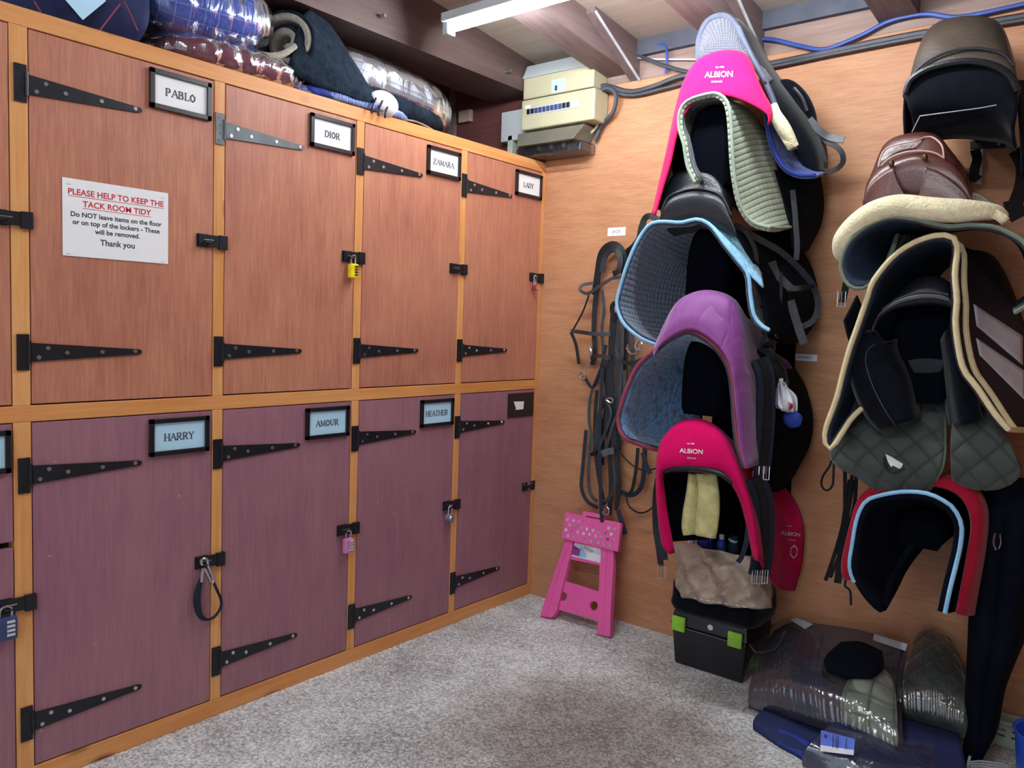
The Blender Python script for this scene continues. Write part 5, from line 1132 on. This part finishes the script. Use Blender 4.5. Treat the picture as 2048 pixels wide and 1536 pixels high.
left = [(.36, [(1690, 790), (1740, 780), (1790, 785), (1840, 790), (1886, 800)]), (.42, [(1668, 850), (1720, 845), (1780, 848), (1840, 852), (1888, 862)]), (.46, [(1663, 900), (1720, 898), (1780, 900), (1840, 902), (1888, 905)]), (.47, [(1672, 926), (1720, 932), (1780, 935), (1840, 935), (1883, 935)]), (.46, [(1708, 945), (1745, 955), (1785, 962), (1835, 962), (1870, 960)]), (.45, [(1745, 968), (1770, 985), (1805, 995), (1838, 990), (1862, 975)])]
o, Gl = loft('panel', left, [M['slate'], M['green_dark']], t, n=28, m=24, solid=.014)
edge_tube([r for r in Gl][::-1], M['green_bind'], t, .007, 'binding', 'lfr')
right = [(.40, [(1936, 812), (1950, 812), (1968, 828), (1980, 840)]), (.45, [(1910, 840), (1945, 838), (1975, 845), (2000, 872)]), (.47, [(1903, 880), (1945, 880), (1990, 882), (2028, 908)]), (.47, [(1903, 925), (1945, 925), (1995, 925), (2043, 932)]), (.46, [(1906, 948), (1945, 960), (1990, 962), (2038, 946)]), (.45, [(1912, 958), (1945, 972), (1985, 974), (2020, 962)])]
o2, Gr = loft('panel', right, [M['slate'], M['green_dark']], t, n=24, m=20, solid=.014)
edge_tube(Gr[::-1], M['green_bind'], t, .009, 'binding', 'f')
loft('top_cloth', [(.34, [(1700, 800), (1730, 740), (1790, 720), (1860, 720), (1920, 740), (1950, 800), (1960, 830)]), (.30, [(1720, 850), (1760, 810), (1810, 800), (1860, 800), (1905, 810), (1930, 840), (1940, 870)])], M['leather_soft'], t, n=24, m=6, solid=.01)
bp = cr([P(*p) for p in ((1771, 909, .49), (1780, 912, .49), (1806, 926, .49))], 5)
MB().add([P(*p) for p in ((1771, 908, .488), (1783, 914, .49), (1806, 928, .49), (1801, 939, .49), (1786, 931, .49), (1782, 934, .49), (1776, 924, .488))], [(0, 6, 5, 4, 3, 2, 1)]).build('badge', M['stripe_white'], t, smooth=False, solid=.003)
MB().tube(cr([P(*p) for p in ((1768, 915, .492), (1772, 935, .492), (1787, 944, .492), (1808, 936, .492))], 16), .0035, 6).build('badge_border', M['black_plastic'], t)

# crimson cover and blue-piped pad at the bottom
t = thing('saddle_cover', 'dark red cloth saddle cover lowest in the column, behind the sky-piped black pad', 'saddle cover', P(1840, 1050, .2))
loft('cloth', [(.47, [(1706, 1160), (1694, 1130), (1702, 1070), (1722, 1010), (1755, 985), (1830, 968), (1890, 975), (1928, 1000), (1945, 1050), (1935, 1120), (1915, 1228)]),
               (.43, [(1688, 1160), (1684, 1128), (1700, 1055), (1722, 990), (1770, 962), (1840, 950), (1910, 955), (1955, 985), (1970, 1030), (1962, 1110), (1935, 1232)]),
               (.25, [(1740, 1150), (1742, 1100), (1752, 1040), (1775, 985), (1810, 960), (1860, 945), (1920, 950), (1960, 975), (1985, 1030), (1982, 1110), (1965, 1228)]),
               (.06, [(1800, 1150), (1800, 1100), (1806, 1040), (1820, 1000), (1845, 970), (1880, 958), (1930, 960), (1970, 985), (1995, 1040), (1995, 1110), (1985, 1220)])], [M['red_dark'], M['lining']], t, n=40, m=22, solid=.008)
MB().tube(cr([P(*p) for p in ((1692, 1158, .45), (1690, 1172, .45), (1700, 1182, .45), (1702, 1210, .45))], 16), .004, 6).build('drawstring', M['strap'], t)
t = thing('saddle_pad', 'black saddle pad with sky blue piping at the bottom, arched open', 'saddle pad', P(1810, 1100, .3))
o, G = loft('panel', [(.5, [(1800, 1120, .4), (1790, 1150, .43), (1780, 1182, .45), (1772, 1222, .47), (1757, 1224, .48), (1730, 1198), (1709, 1165), (1699, 1132), (1705, 1086), (1713, 1041), (1726, 1010), (1746, 995), (1800, 984), (1850, 986), (1885, 1000), (1908, 1018), (1923, 1050), (1921, 1090), (1912, 1130), (1900, 1178), (1890, 1226)]),
                      (.36, [(1835, 1090), (1822, 1110), (1810, 1140), (1800, 1170), (1792, 1180), (1775, 1165), (1762, 1140), (1756, 1115), (1758, 1080), (1764, 1045), (1776, 1020), (1795, 1005), (1830, 996), (1870, 998), (1900, 1008), (1918, 1025), (1930, 1055), (1930, 1095), (1922, 1132), (1912, 1178), (1900, 1226)]),
                      (.15, [(1860, 1060), (1855, 1075), (1850, 1090), (1845, 1100), (1840, 1105), (1832, 1100), (1826, 1085), (1824, 1070), (1826, 1050), (1830, 1035), (1840, 1022), (1855, 1012), (1880, 1006), (1905, 1008), (1925, 1018), (1938, 1035), (1945, 1065), (1944, 1100), (1936, 1135), (1926, 1178), (1915, 1222)])],
             M['lining'], t, n=50, m=16, solid=.02)
MB().tube([p for p in G[0][13:]], .0065, 8).build('piping', M['sky_bind'], t)
rack(1.79, .80, .36, 'black moulded saddle rack inside the sky-piped black pad', .075, .10, bh=.0)

# straps hanging left of the column
for o in list(C.objects):
    if o.get('label', '').startswith('black leather saddle with padded knee'): t = o
for pts, wd in (([(1690, 930, .25), (1690, 985, .25), (1688, 1037, .25), (1672, 1099, .25), (1651, 1161, .25)], .012), ([(1713, 940, .25), (1710, 1000, .25), (1701, 1045, .25), (1680, 1107, .25), (1660, 1155, .25)], .012), ([(1703, 960, .24), (1692, 1030, .24), (1686, 1080, .24), (1680, 1130, .24), (1675, 1166, .24)], .024), ([(1704, 950, .26), (1698, 1010, .26), (1690, 1060, .26), (1676, 1110, .26)], .012)):
    strap(pts, wd, M['strap'], t, 'girth_strap')
MB().tube(cr([P(*p) for p in ((1666, 905, .3), (1660, 930, .3), (1646, 952, .3), (1643, 970, .3), (1653, 981, .3), (1665, 970, .3), (1667, 940, .3), (1668, 912, .3))], 40), .004, 6).build('cord', M['strap'], [q for q in C.objects if q.get('label', '').startswith('dark green quilted')][0])

# long dark garment hanging at the right
t = thing('rug', 'long black rug hanging in heavy folds down to the floor pile', 'rug', P(1980, 1480, .15))
rows = [(.28, [(1975, 960, .3), (1992, 955, .34), (2012, 960, .36), (2035, 955, .34), (2060, 960, .3), (2085, 960, .15)]),
        (.28, [(1964, 1074, .3), (1985, 1070, .36), (2010, 1075, .34), (2032, 1070, .37), (2060, 1075, .32), (2090, 1075, .15)]),
        (.28, [(1950, 1190, .3), (1972, 1188, .36), (1998, 1190, .34), (2022, 1188, .36), (2050, 1192, .3), (2075, 1192, .15)]),
        (.28, [(1945, 1290, .3), (1962, 1288, .35), (1985, 1290, .34), (2008, 1290, .35), (2026, 1292, .3), (2038, 1280, .15)]),
        (.26, [(1941, 1376, .28), (1953, 1376, .33), (1970, 1378, .31), (1985, 1376, .33), (1997, 1376, .28), (2002, 1370, .15)]),
        (.25, [(1938, 1470, .27), (1948, 1472, .31), (1960, 1474, .3), (1970, 1472, .31), (1978, 1465, .26), (1985, 1455, .15)]),
        (.25, [(1934, 1520, .27), (1940, 1524, .3), (1946, 1524, .3), (1952, 1520, .3), (1956, 1512, .26), (1960, 1500, .15)])]
loft('cloth', rows, M['garment'], t, n=40, m=40, solid=.015)
MB().tube(cr([P(*p) for p in ((1990, 1066, .375), (1987, 1085, .375), (1992, 1100, .375))], 8), .003, 6).build('zip', M['steel'], t)
MB().tube(cr([P(*p) for p in ((2000, 1068, .37), (2002, 1085, .37), (1998, 1098, .37))], 8), .0025, 6).build('zip', M['steel'], t)

# ================================================================== PILE ON THE FLOOR
def sheet(name, rows, mt, parent, off=0., n=30, m=18, wave=0., solid=.004, seed=1):
    rnd = random.Random(seed); R = [cr(r, n) for r in rows3(rows)]
    G = [list(x) for x in zip(*[crn([r[i] for r in R], m) for i in range(n)])]
    nv = V((-.3, -.8, .55)).normalized()
    for j in range(m):
        for i in range(n): G[j][i] = G[j][i]+nv*(off+wave*math.sin(i*1.3+j*.12+2*math.sin(i*.31))*(1.3 if j < m*.45 else .6)+wave*.25*rnd.uniform(-1, 1))
    MB().grid(G).build(name, mt, parent, solid=solid, crease=0); return G
pk = [(.46, [(1489, 1412, .42), (1560, 1434, .45), (1640, 1457, .48), (1720, 1484, .51), (1797, 1508, .54)]),
      (.46, [(1487, 1395, .43), (1560, 1410, .46), (1640, 1432, .49), (1720, 1458, .52), (1798, 1488, .54)]),
      (.42, [(1490, 1365, .41), (1560, 1358, .43), (1640, 1376, .45), (1720, 1402, .46), (1796, 1440, .47)]),
      (.28, [(1508, 1312), (1570, 1298), (1650, 1308), (1720, 1330), (1796, 1372)]),
      (.09, [(1540, 1256), (1580, 1238), (1650, 1244), (1720, 1256), (1806, 1284)])]
t = thing('packed_saddle_pad', 'charcoal and sage saddle pad in a clear crinkled plastic bag, front of the floor pile', 'packed pad', P(1640, 1450, .4))
sheet('pad', pk, M['plum_cloth'], t, -.028, solid=.03)
pk2 = [(.52, [(1690, 1470, .50), (1740, 1485, .52), (1790, 1500, .54)]), (.48, [(1678, 1405), (1730, 1420, .49), (1792, 1450, .5)]), (.37, [(1700, 1350), (1740, 1352), (1790, 1390)]), (.26, [(1740, 1335), (1765, 1335), (1785, 1355)])]
sheet('sage_flap', pk2, M['sage_cloth'], t, -.008, n=20, m=14, solid=.018)
pk3 = [(.40, [(1640, 1345), (1690, 1350), (1740, 1350)]), (.31, [(1650, 1310), (1700, 1312), (1765, 1330)]), (.22, [(1680, 1282), (1720, 1282), (1762, 1300)])]
sheet('black_lining', pk3, M['lining'], t, -.006, n=16, m=10, solid=.01)
pk4 = [(.475, [(1585, 1410), (1620, 1420), (1660, 1425)]), (.40, [(1580, 1350), (1620, 1350), (1660, 1360)]), (.285, [(1590, 1310), (1630, 1310), (1655, 1318)])]
sheet('grey_flap', pk4, M['slate'], t, -.012, n=16, m=10, solid=.012)
sheet('plastic_bag', pk, M['film'], t, .012, n=150, m=60, wave=.0008, solid=0, seed=2)
MB().add([P(x, y, d) for x, y, d in ((1581, 1240, .09), (1594, 1236, .09), (1626, 1248, .1), (1610, 1258, .12))], [(0, 3, 2, 1)]).build('label', M['label'], t, smooth=False, solid=.001)
a = [P(x, y, d) for x, y, d in ((1748, 1268, .10), (1815, 1288, .1), (1811, 1302, .115), (1746, 1280, .115))]
MB().add(a, [(0, 3, 2, 1)]).build('label', M['label'], t, smooth=False, solid=.001)
pk = [(.32, [(1800, 1448), (1860, 1462), (1922, 1478)]), (.33, [(1798, 1410), (1860, 1418), (1930, 1440)]), (.26, [(1800, 1350), (1860, 1345), (1930, 1375)]), (.14, [(1815, 1295), (1860, 1285), (1915, 1315)]), (.04, [(1830, 1262), (1858, 1252), (1895, 1272)])]
t = thing('packed_saddle_pad', 'dark green saddle pad in a clear plastic bag beside the hanging black rug', 'packed pad', P(1860, 1460, .25))
sheet('pad', pk, M['green_dark'], t, -.02, n=20, solid=.025); sheet('plastic_bag', pk, M['film'], t, .012, n=90, m=50, wave=.0009, solid=0, seed=3)
t = thing('rug_bag', 'navy rug bag with a blue and white card, under the packed saddle pads', 'bag', P(1760, 1520, .4))
bz_ = [(.004, [(1604, 1530), (1680, 1568), (1780, 1600), (1880, 1612), (1940, 1600)]), (.05, [(1606, 1505), (1680, 1530), (1780, 1556), (1875, 1565), (1936, 1556)]), (.085, [(1622, 1482), (1690, 1500), (1785, 1518), (1870, 1522), (1928, 1512)]), (.10, [(1660, 1450), (1710, 1460), (1795, 1475), (1870, 1484), (1922, 1486)]), (.10, [(1720, 1405), (1760, 1412), (1815, 1425), (1870, 1434), (1912, 1442)])]
loft('body', [[PZ(x, y, z) for x, y in r] for z, r in bz_], M['navy_cloth'], t, n=30, m=24, solid=.01, world=True)
loft('clear_panel', [[PZ(x, y+4, z+.006) for x, y in r[:4]] for z, r in bz_[:4]], M['film'], t, n=24, m=16, solid=0, world=True)
n_ = ray(1675, 1485).normalized()*-1
def cardq(pts, zs, o): return [PZ(x, y, z)+n_*o for (x, y), z in zip(pts, zs)]
MB().add(cardq(((1642, 1460), (1710, 1478), (1708, 1500), (1641, 1490)), (.13, .13, .105, .105), .012), [(0, 3, 2, 1)]).build('card', mat('card_periwinkle', '5470d8', .6), t, smooth=False, solid=.001)
MB().add(cardq(((1641, 1490), (1708, 1500), (1707, 1510), (1641, 1502)), (.105, .105, .095, .095), .0125), [(0, 3, 2, 1)]).build('card', M['label'], t, smooth=False, solid=.001)
mb = MB()
for u in (.35, .45, .5, .75): mb.tube([PZ(1643+66*u, 1463+18*u, .13)+n_*.014, PZ(1642+66*u, 1491+10*u, .105)+n_*.014], .0012, 4)
mb.disc(PZ(1651, 1472, .122)+n_*.0135, n_, .004, .001, 10); mb.build('card_print', M['ink'], t)
t = thing('folded_rug', 'dark navy rug folded flat on the floor, at the near corner of the pile', 'rug', P(1550, 1470, .35))
fz_ = [(.004, [(1506, 1458), (1556, 1492), (1598, 1515), (1622, 1535)]), (.025, [(1506, 1444), (1558, 1470), (1602, 1490), (1626, 1504)]), (.034, [(1512, 1432), (1562, 1450), (1608, 1466), (1632, 1478)]), (.034, [(1530, 1415), (1575, 1430), (1620, 1446), (1650, 1460)])]
loft('cloth', [[PZ(x, y, z) for x, y in r] for z, r in fz_], M['navy_cloth'], t, n=20, m=14, solid=.006, world=True)
loft('blue_facing', [[PZ(x, y, z)+V((0, -.004, .004)) for x, y in r] for z, r in ((.006, [(1556, 1488), (1586, 1504), (1618, 1526)]), (.03, [(1558, 1458), (1590, 1470), (1622, 1486)]))], M['blue_cloth'], t, n=12, m=6, solid=.003, world=True)
# basket, wire tray and blue bucket at the picture edge
c0 = P(1977, 1440, .05)
t = thing('basket', 'pale grey-green plastic basket with slotted sides against the wall', 'basket', (2.1, -.12, .0))
x0, x1 = P(1977, 1440, .08).x, P(1977, 1440, .08).x+.36; zt = P(1982, 1436, .08).z; zb = .008
slots = []
for r_ in range(2):
    for c_ in range(7): slots.append([(.02+.048*c_, zt-zb-.028-.02*r_), (.05+.048*c_, zt-zb-.028-.02*r_), (.05+.048*c_, zt-zb-.020-.02*r_), (.02+.048*c_, zt-zb-.020-.02*r_)])
fm = Matrix(((1, 0, 0, x0), (0, 0, -1, -.085), (0, 1, 0, zb), (0, 0, 0, 1)))
plate('front', M['basket'], t, [(0, 0), (x1-x0, 0), (x1-x0, zt-zb), (0, zt-zb)], slots, fm, .006)
for a_ in ((x0, x0+.006, -.085, -.02), (x1-.006, x1, -.085, -.02), (x0, x1, -.026, -.02)): MB().box(*a_, zb, zt).build('side', M['basket'], t, smooth=False)
MB().box(x0, x1, -.085, -.02, zb-.006, zb).build('base', M['basket'], t, smooth=False)
MB().tube([V((x0-.004, -.09, zt)), V((x1+.004, -.09, zt)), V((x1+.004, -.018, zt)), V((x0-.004, -.018, zt)), V((x0-.004, -.09, zt))], .007, 8).build('rim', M['basket'], t)
b0 = P(2040, 1500, .3); r0 = .11
t = thing('bucket', 'bright blue plastic bucket cut off at the picture corner', 'bucket', (b0.x+r0-.01, -.33, 0))
cx = b0.x+r0-.015
R = [[V((cx+r*math.cos(2*PI*k/32), -.33+r*math.sin(2*PI*k/32), z)) for k in range(32)] for z, r in ((0.0, r0-.02), (.1, r0-.008), (P(2035, 1458, .35).z, r0), (P(2035, 1458, .35).z+.004, r0+.006))]
mb = MB().grid(R, 0, True); mb.add(R[0], [tuple(range(31, -1, -1))]); mb.build('body', M['blue_plastic'], t, solid=.004)
t = thing('wire_tray', 'small white wire tray low by the hanging rug', 'tray', P(1975, 1530, .3))
for k in range(6):
    MB().tube(cr([P(1938+k*1, 1524+4*k, .36), P(1965, 1522+5*k, .34), P(2015, 1530+5*k, .30)], 8), .0025, 6).build('wire', M['white_plastic'], t)
MB().tube(cr([P(1940, 1512, .36), P(1936, 1528, .365), P(1938, 1550, .37)], 8), .004, 6).build('rim', M['white_plastic'], t)

# ================================================================== STACK ON TOP OF THE LOCKERS
ZT = 2.0952
def blob(name, mt, parent, a, b_, ry, rz, n=30, m=26, pw=.6, wob=.004, seed=1, film_=None, uvscale=1., zmin=ZT+.002):
    """soft bundle along the line a-b: rounded ends, flattened below"""
    rnd = random.Random(seed); a, b_ = V(a), V(b_); ax = (b_-a); L_ = ax.length; t = ax.normalized(); s = t.cross(V((0, 0, 1))).normalized(); u = s.cross(t); R = []
    for j in range(m):
        v_ = j/(m-1); k = max(.02, (1-abs(2*v_-1)**4.0))**pw; c = a.lerp(b_, v_); ring = []
        for i in range(n):
            q = 2*PI*i/n; cx, sx = math.cos(q), math.sin(q)
            cx = math.copysign(abs(cx)**.8, cx); sx = math.copysign(abs(sx)**.8, sx)
            w_ = 1+wob*math.sin(3*q+j*.9)+wob*rnd.uniform(-1, 1)
            p = c+s*cx*ry*k*w_+u*sx*rz*k*w_; p.z = max(p.z, zmin+.0006*abs(cx)); ring.append(p)
        R.append(ring)
    mb = MB().grid(R, 0, True); return mb.build(name, mt, parent, crease=0)
# navy bag at the left with a pale clear-fronted card
t = thing('rug_bag', 'navy zipped rug bag with a pale card in its front pocket, leftmost on the lockers', 'bag', (-.2, -2.1, ZT))
loft('body', [[V((-.03, y, ZT+.001)) for y in (-2.62, -2.45, -2.3, -2.1, -1.99, -1.94)], [V((-.005+.01*math.sin(9*y), y, ZT+.06)) for y in (-2.65, -2.45, -2.3, -2.1, -1.99, -1.925)],
              [V((-.01+.012*math.sin(11*y), y, ZT+.16)) for y in (-2.65, -2.45, -2.3, -2.1, -1.98, -1.915)], [V((-.05, y, ZT+.26)) for y in (-2.64, -2.45, -2.3, -2.1, -1.98, -1.93)], [V((-.2, y, ZT+.30)) for y in (-2.62, -2.45, -2.3, -2.1, -2.0, -1.93)], [V((-.42, y, ZT+.27)) for y in (-2.6, -2.45, -2.3, -2.1, -2.0, -1.93)], [V((-.45, y, ZT+.01)) for y in (-2.6, -2.45, -2.3, -2.1, -2.0, -1.93)]],
     M['navy_cloth'], t, n=40, m=40, solid=.006, world=True)
q = [PX(x, y, .012) for x, y in ((128, -4), (166, 40), (212, 2), (190, -30))]
MB().add(q, [(0, 1, 2, 3)]).build('card', M['card_blue'], t, smooth=False, solid=.002)
for pts in ([(68, 2), (74, 12), (82, 24)], [(240, 8), (220, 34), (200, 60)], [(248, 2), (262, 30), (276, 62)]):
    MB().tube([PX(x, y, .016) for x, y in pts], .0022, 5).build('seam', M['maroon_bind'], t)
a, b_ = PX(262, 58, -.10), PX(548, 40, -.10); zc = ZT+.185
t = thing('packed_rug', 'royal blue plaid rug in crinkled clear plastic, topmost of the two packs near the left', 'packed rug', (-.12, -1.7, ZT+.1))
ra = V((-.13, -1.90, 2.275)); rb = V((-.13, -1.47, 2.30))
blob('rug', M['plaid'], t, ra, rb, .125, .10, wob=.012, seed=3); blob('plastic_bag', M['film'], t, ra-V((0, .03, 0)), rb+V((0, .03, 0)), .133, .108, n=60, m=60, wob=.012, seed=5)
t = thing('packed_rug', 'maroon rug flattened in clear plastic, underneath the blue plaid pack', 'packed rug', (-.15, -1.6, ZT))
ra = V((-.16, -1.86, ZT+.04)); rb = V((-.16, -1.33, ZT+.045))
blob('rug', M['maroon_cloth'], t, ra, rb, .155, .062, wob=.02, seed=4, pw=.8); blob('plastic_bag', M['film'], t, ra-V((0, .03, 0)), rb+V((0, .05, 0)), .165, .068, n=60, m=60, wob=.025, seed=6, pw=.8)
# rolled stable rug
t = thing('rolled_rug', 'dark navy rug rolled up with its grey fleece lining spiralling at the end', 'rug', (-.16, -1.2, ZT+.06))
EC = V((-.085, -1.395, 2.268)); RZ = Matrix.Translation(EC) @ Matrix.Rotation(math.radians(27), 4, 'Z')
def spiral(r0, r1, turns, dr, y0, y1):
    R = []
    for j in range(14):
        v_ = j/13; row = []
        for i in range(120):
            s_ = i/119; ph = -2.2+turns*2*PI*s_; r = r0+(r1-r0)*s_-dr
            z = r*math.sin(ph); yy = y0+(y1-y0)*v_-(z*.9*v_)
            row.append(RZ @ V((r*math.cos(ph)*1.05, yy, z-.03*v_)))
        R.append(row)
    return R
MB().grid(spiral(.03, .135, 2.1, 0, 0, .36)).build('outer', M['rug_navy'], t, solid=-.010, crease=0)
MB().grid(spiral(.03, .135, 2.1, .012, -.006, .34)).build('fleece_lining', M['rug_fleece'], t, solid=-.020, crease=0)
loft('loose_flap', [[PX(x, y, X) for x, y, X in r] for r in ([(632, 14, -.16), (662, 60, -.14), (705, 128, -.09), (748, 200, -.02)], [(600, 40, -.06), (640, 100, -.03), (690, 160, -.01), (744, 204, .0)], [(575, 140, -.02), (620, 168, -.012), (680, 190, -.006), (740, 208, .002)])], M['rug_navy'], t, n=24, m=12, solid=.012, world=True)
MB().tube(cr([PX(x, y, X) for x, y, X in ((512, 108, -.05), (540, 112, -.03), (566, 108, -.02), (590, 92, -.02))], 14), .011, 8).build('loose_edge', M['rug_fleece'], t)
# clear bag with a grey striped rug
t = thing('packed_rug', 'charcoal and silver striped rug in a long clear bag, nearest the fuse box', 'packed rug', (-.2, -.85, ZT))
ra = V((-.19, -1.20, ZT+.17)); rb = V((-.12, -.60, ZT+.095))
blob('rug', quilt('silver_stripes', 'a8b0bc', 'rows', .03, dark=.12), t, ra, rb, .10, .10, wob=.008, seed=8, n=40)
blob('dark_base', M['rug_navy'], t, ra-V((-.02, .0, .075)), rb-V((-.01, 0, .045)), .10, .06, wob=.01, seed=9)
blob('plastic_bag', M['film'], t, ra-V((0, .03, 0)), rb+V((0, .05, 0)), .112, .112, n=60, m=60, wob=.014, seed=10)
# checked cloths underneath
t = thing('folded_cloth', 'blue and white checked cloth folded flat under the rolled rug', 'cloth', (-.05, -1.1, ZT))
blob('cloth', M['plaid_small'], t, V((-.09, -1.40, ZT+.018)), V((-.06, -.86, ZT+.014)), .085, .03, wob=.03, seed=12, n=26, pw=.5)
blob('cloth_edge', M['blue_cloth'], t, V((-.04, -1.36, ZT+.02)), V((-.03, -1.16, ZT+.02)), .035, .024, wob=.05, seed=13, n=20)
t = thing('bootie', 'small white bootie with black stripes peeping over the locker edge', 'bootie', PX(765, 220, -.01))
c = PX(765, 216, -.015)
bo = MB().ball((c.x, c.y, max(c.z, ZT+.04)), .045, .07, .05, 20, 12).build('shell', M['stripe_white'], t)
for k in range(3):
    MB().tube(cr([PX(752+13*k, 196+5*k, .022), PX(745+13*k, 212+6*k, .026), PX(742+14*k, 226+5*k, .020)], 10), .0035, 6).build('stripe', M['black_plastic'], t)
t = thing('cord_bundle', 'thin pale cord lying over the locker edge by the striped bag', 'cord', (-.03, -.7, ZT))
MB().tube(cr([PZ(790, 238, ZT+.006), PZ(830, 243, ZT+.01), PZ(862, 258, ZT+.008), PZ(874, 270, ZT+.005)], 20), .004, 6).build('cord', M['old_wood'], t)
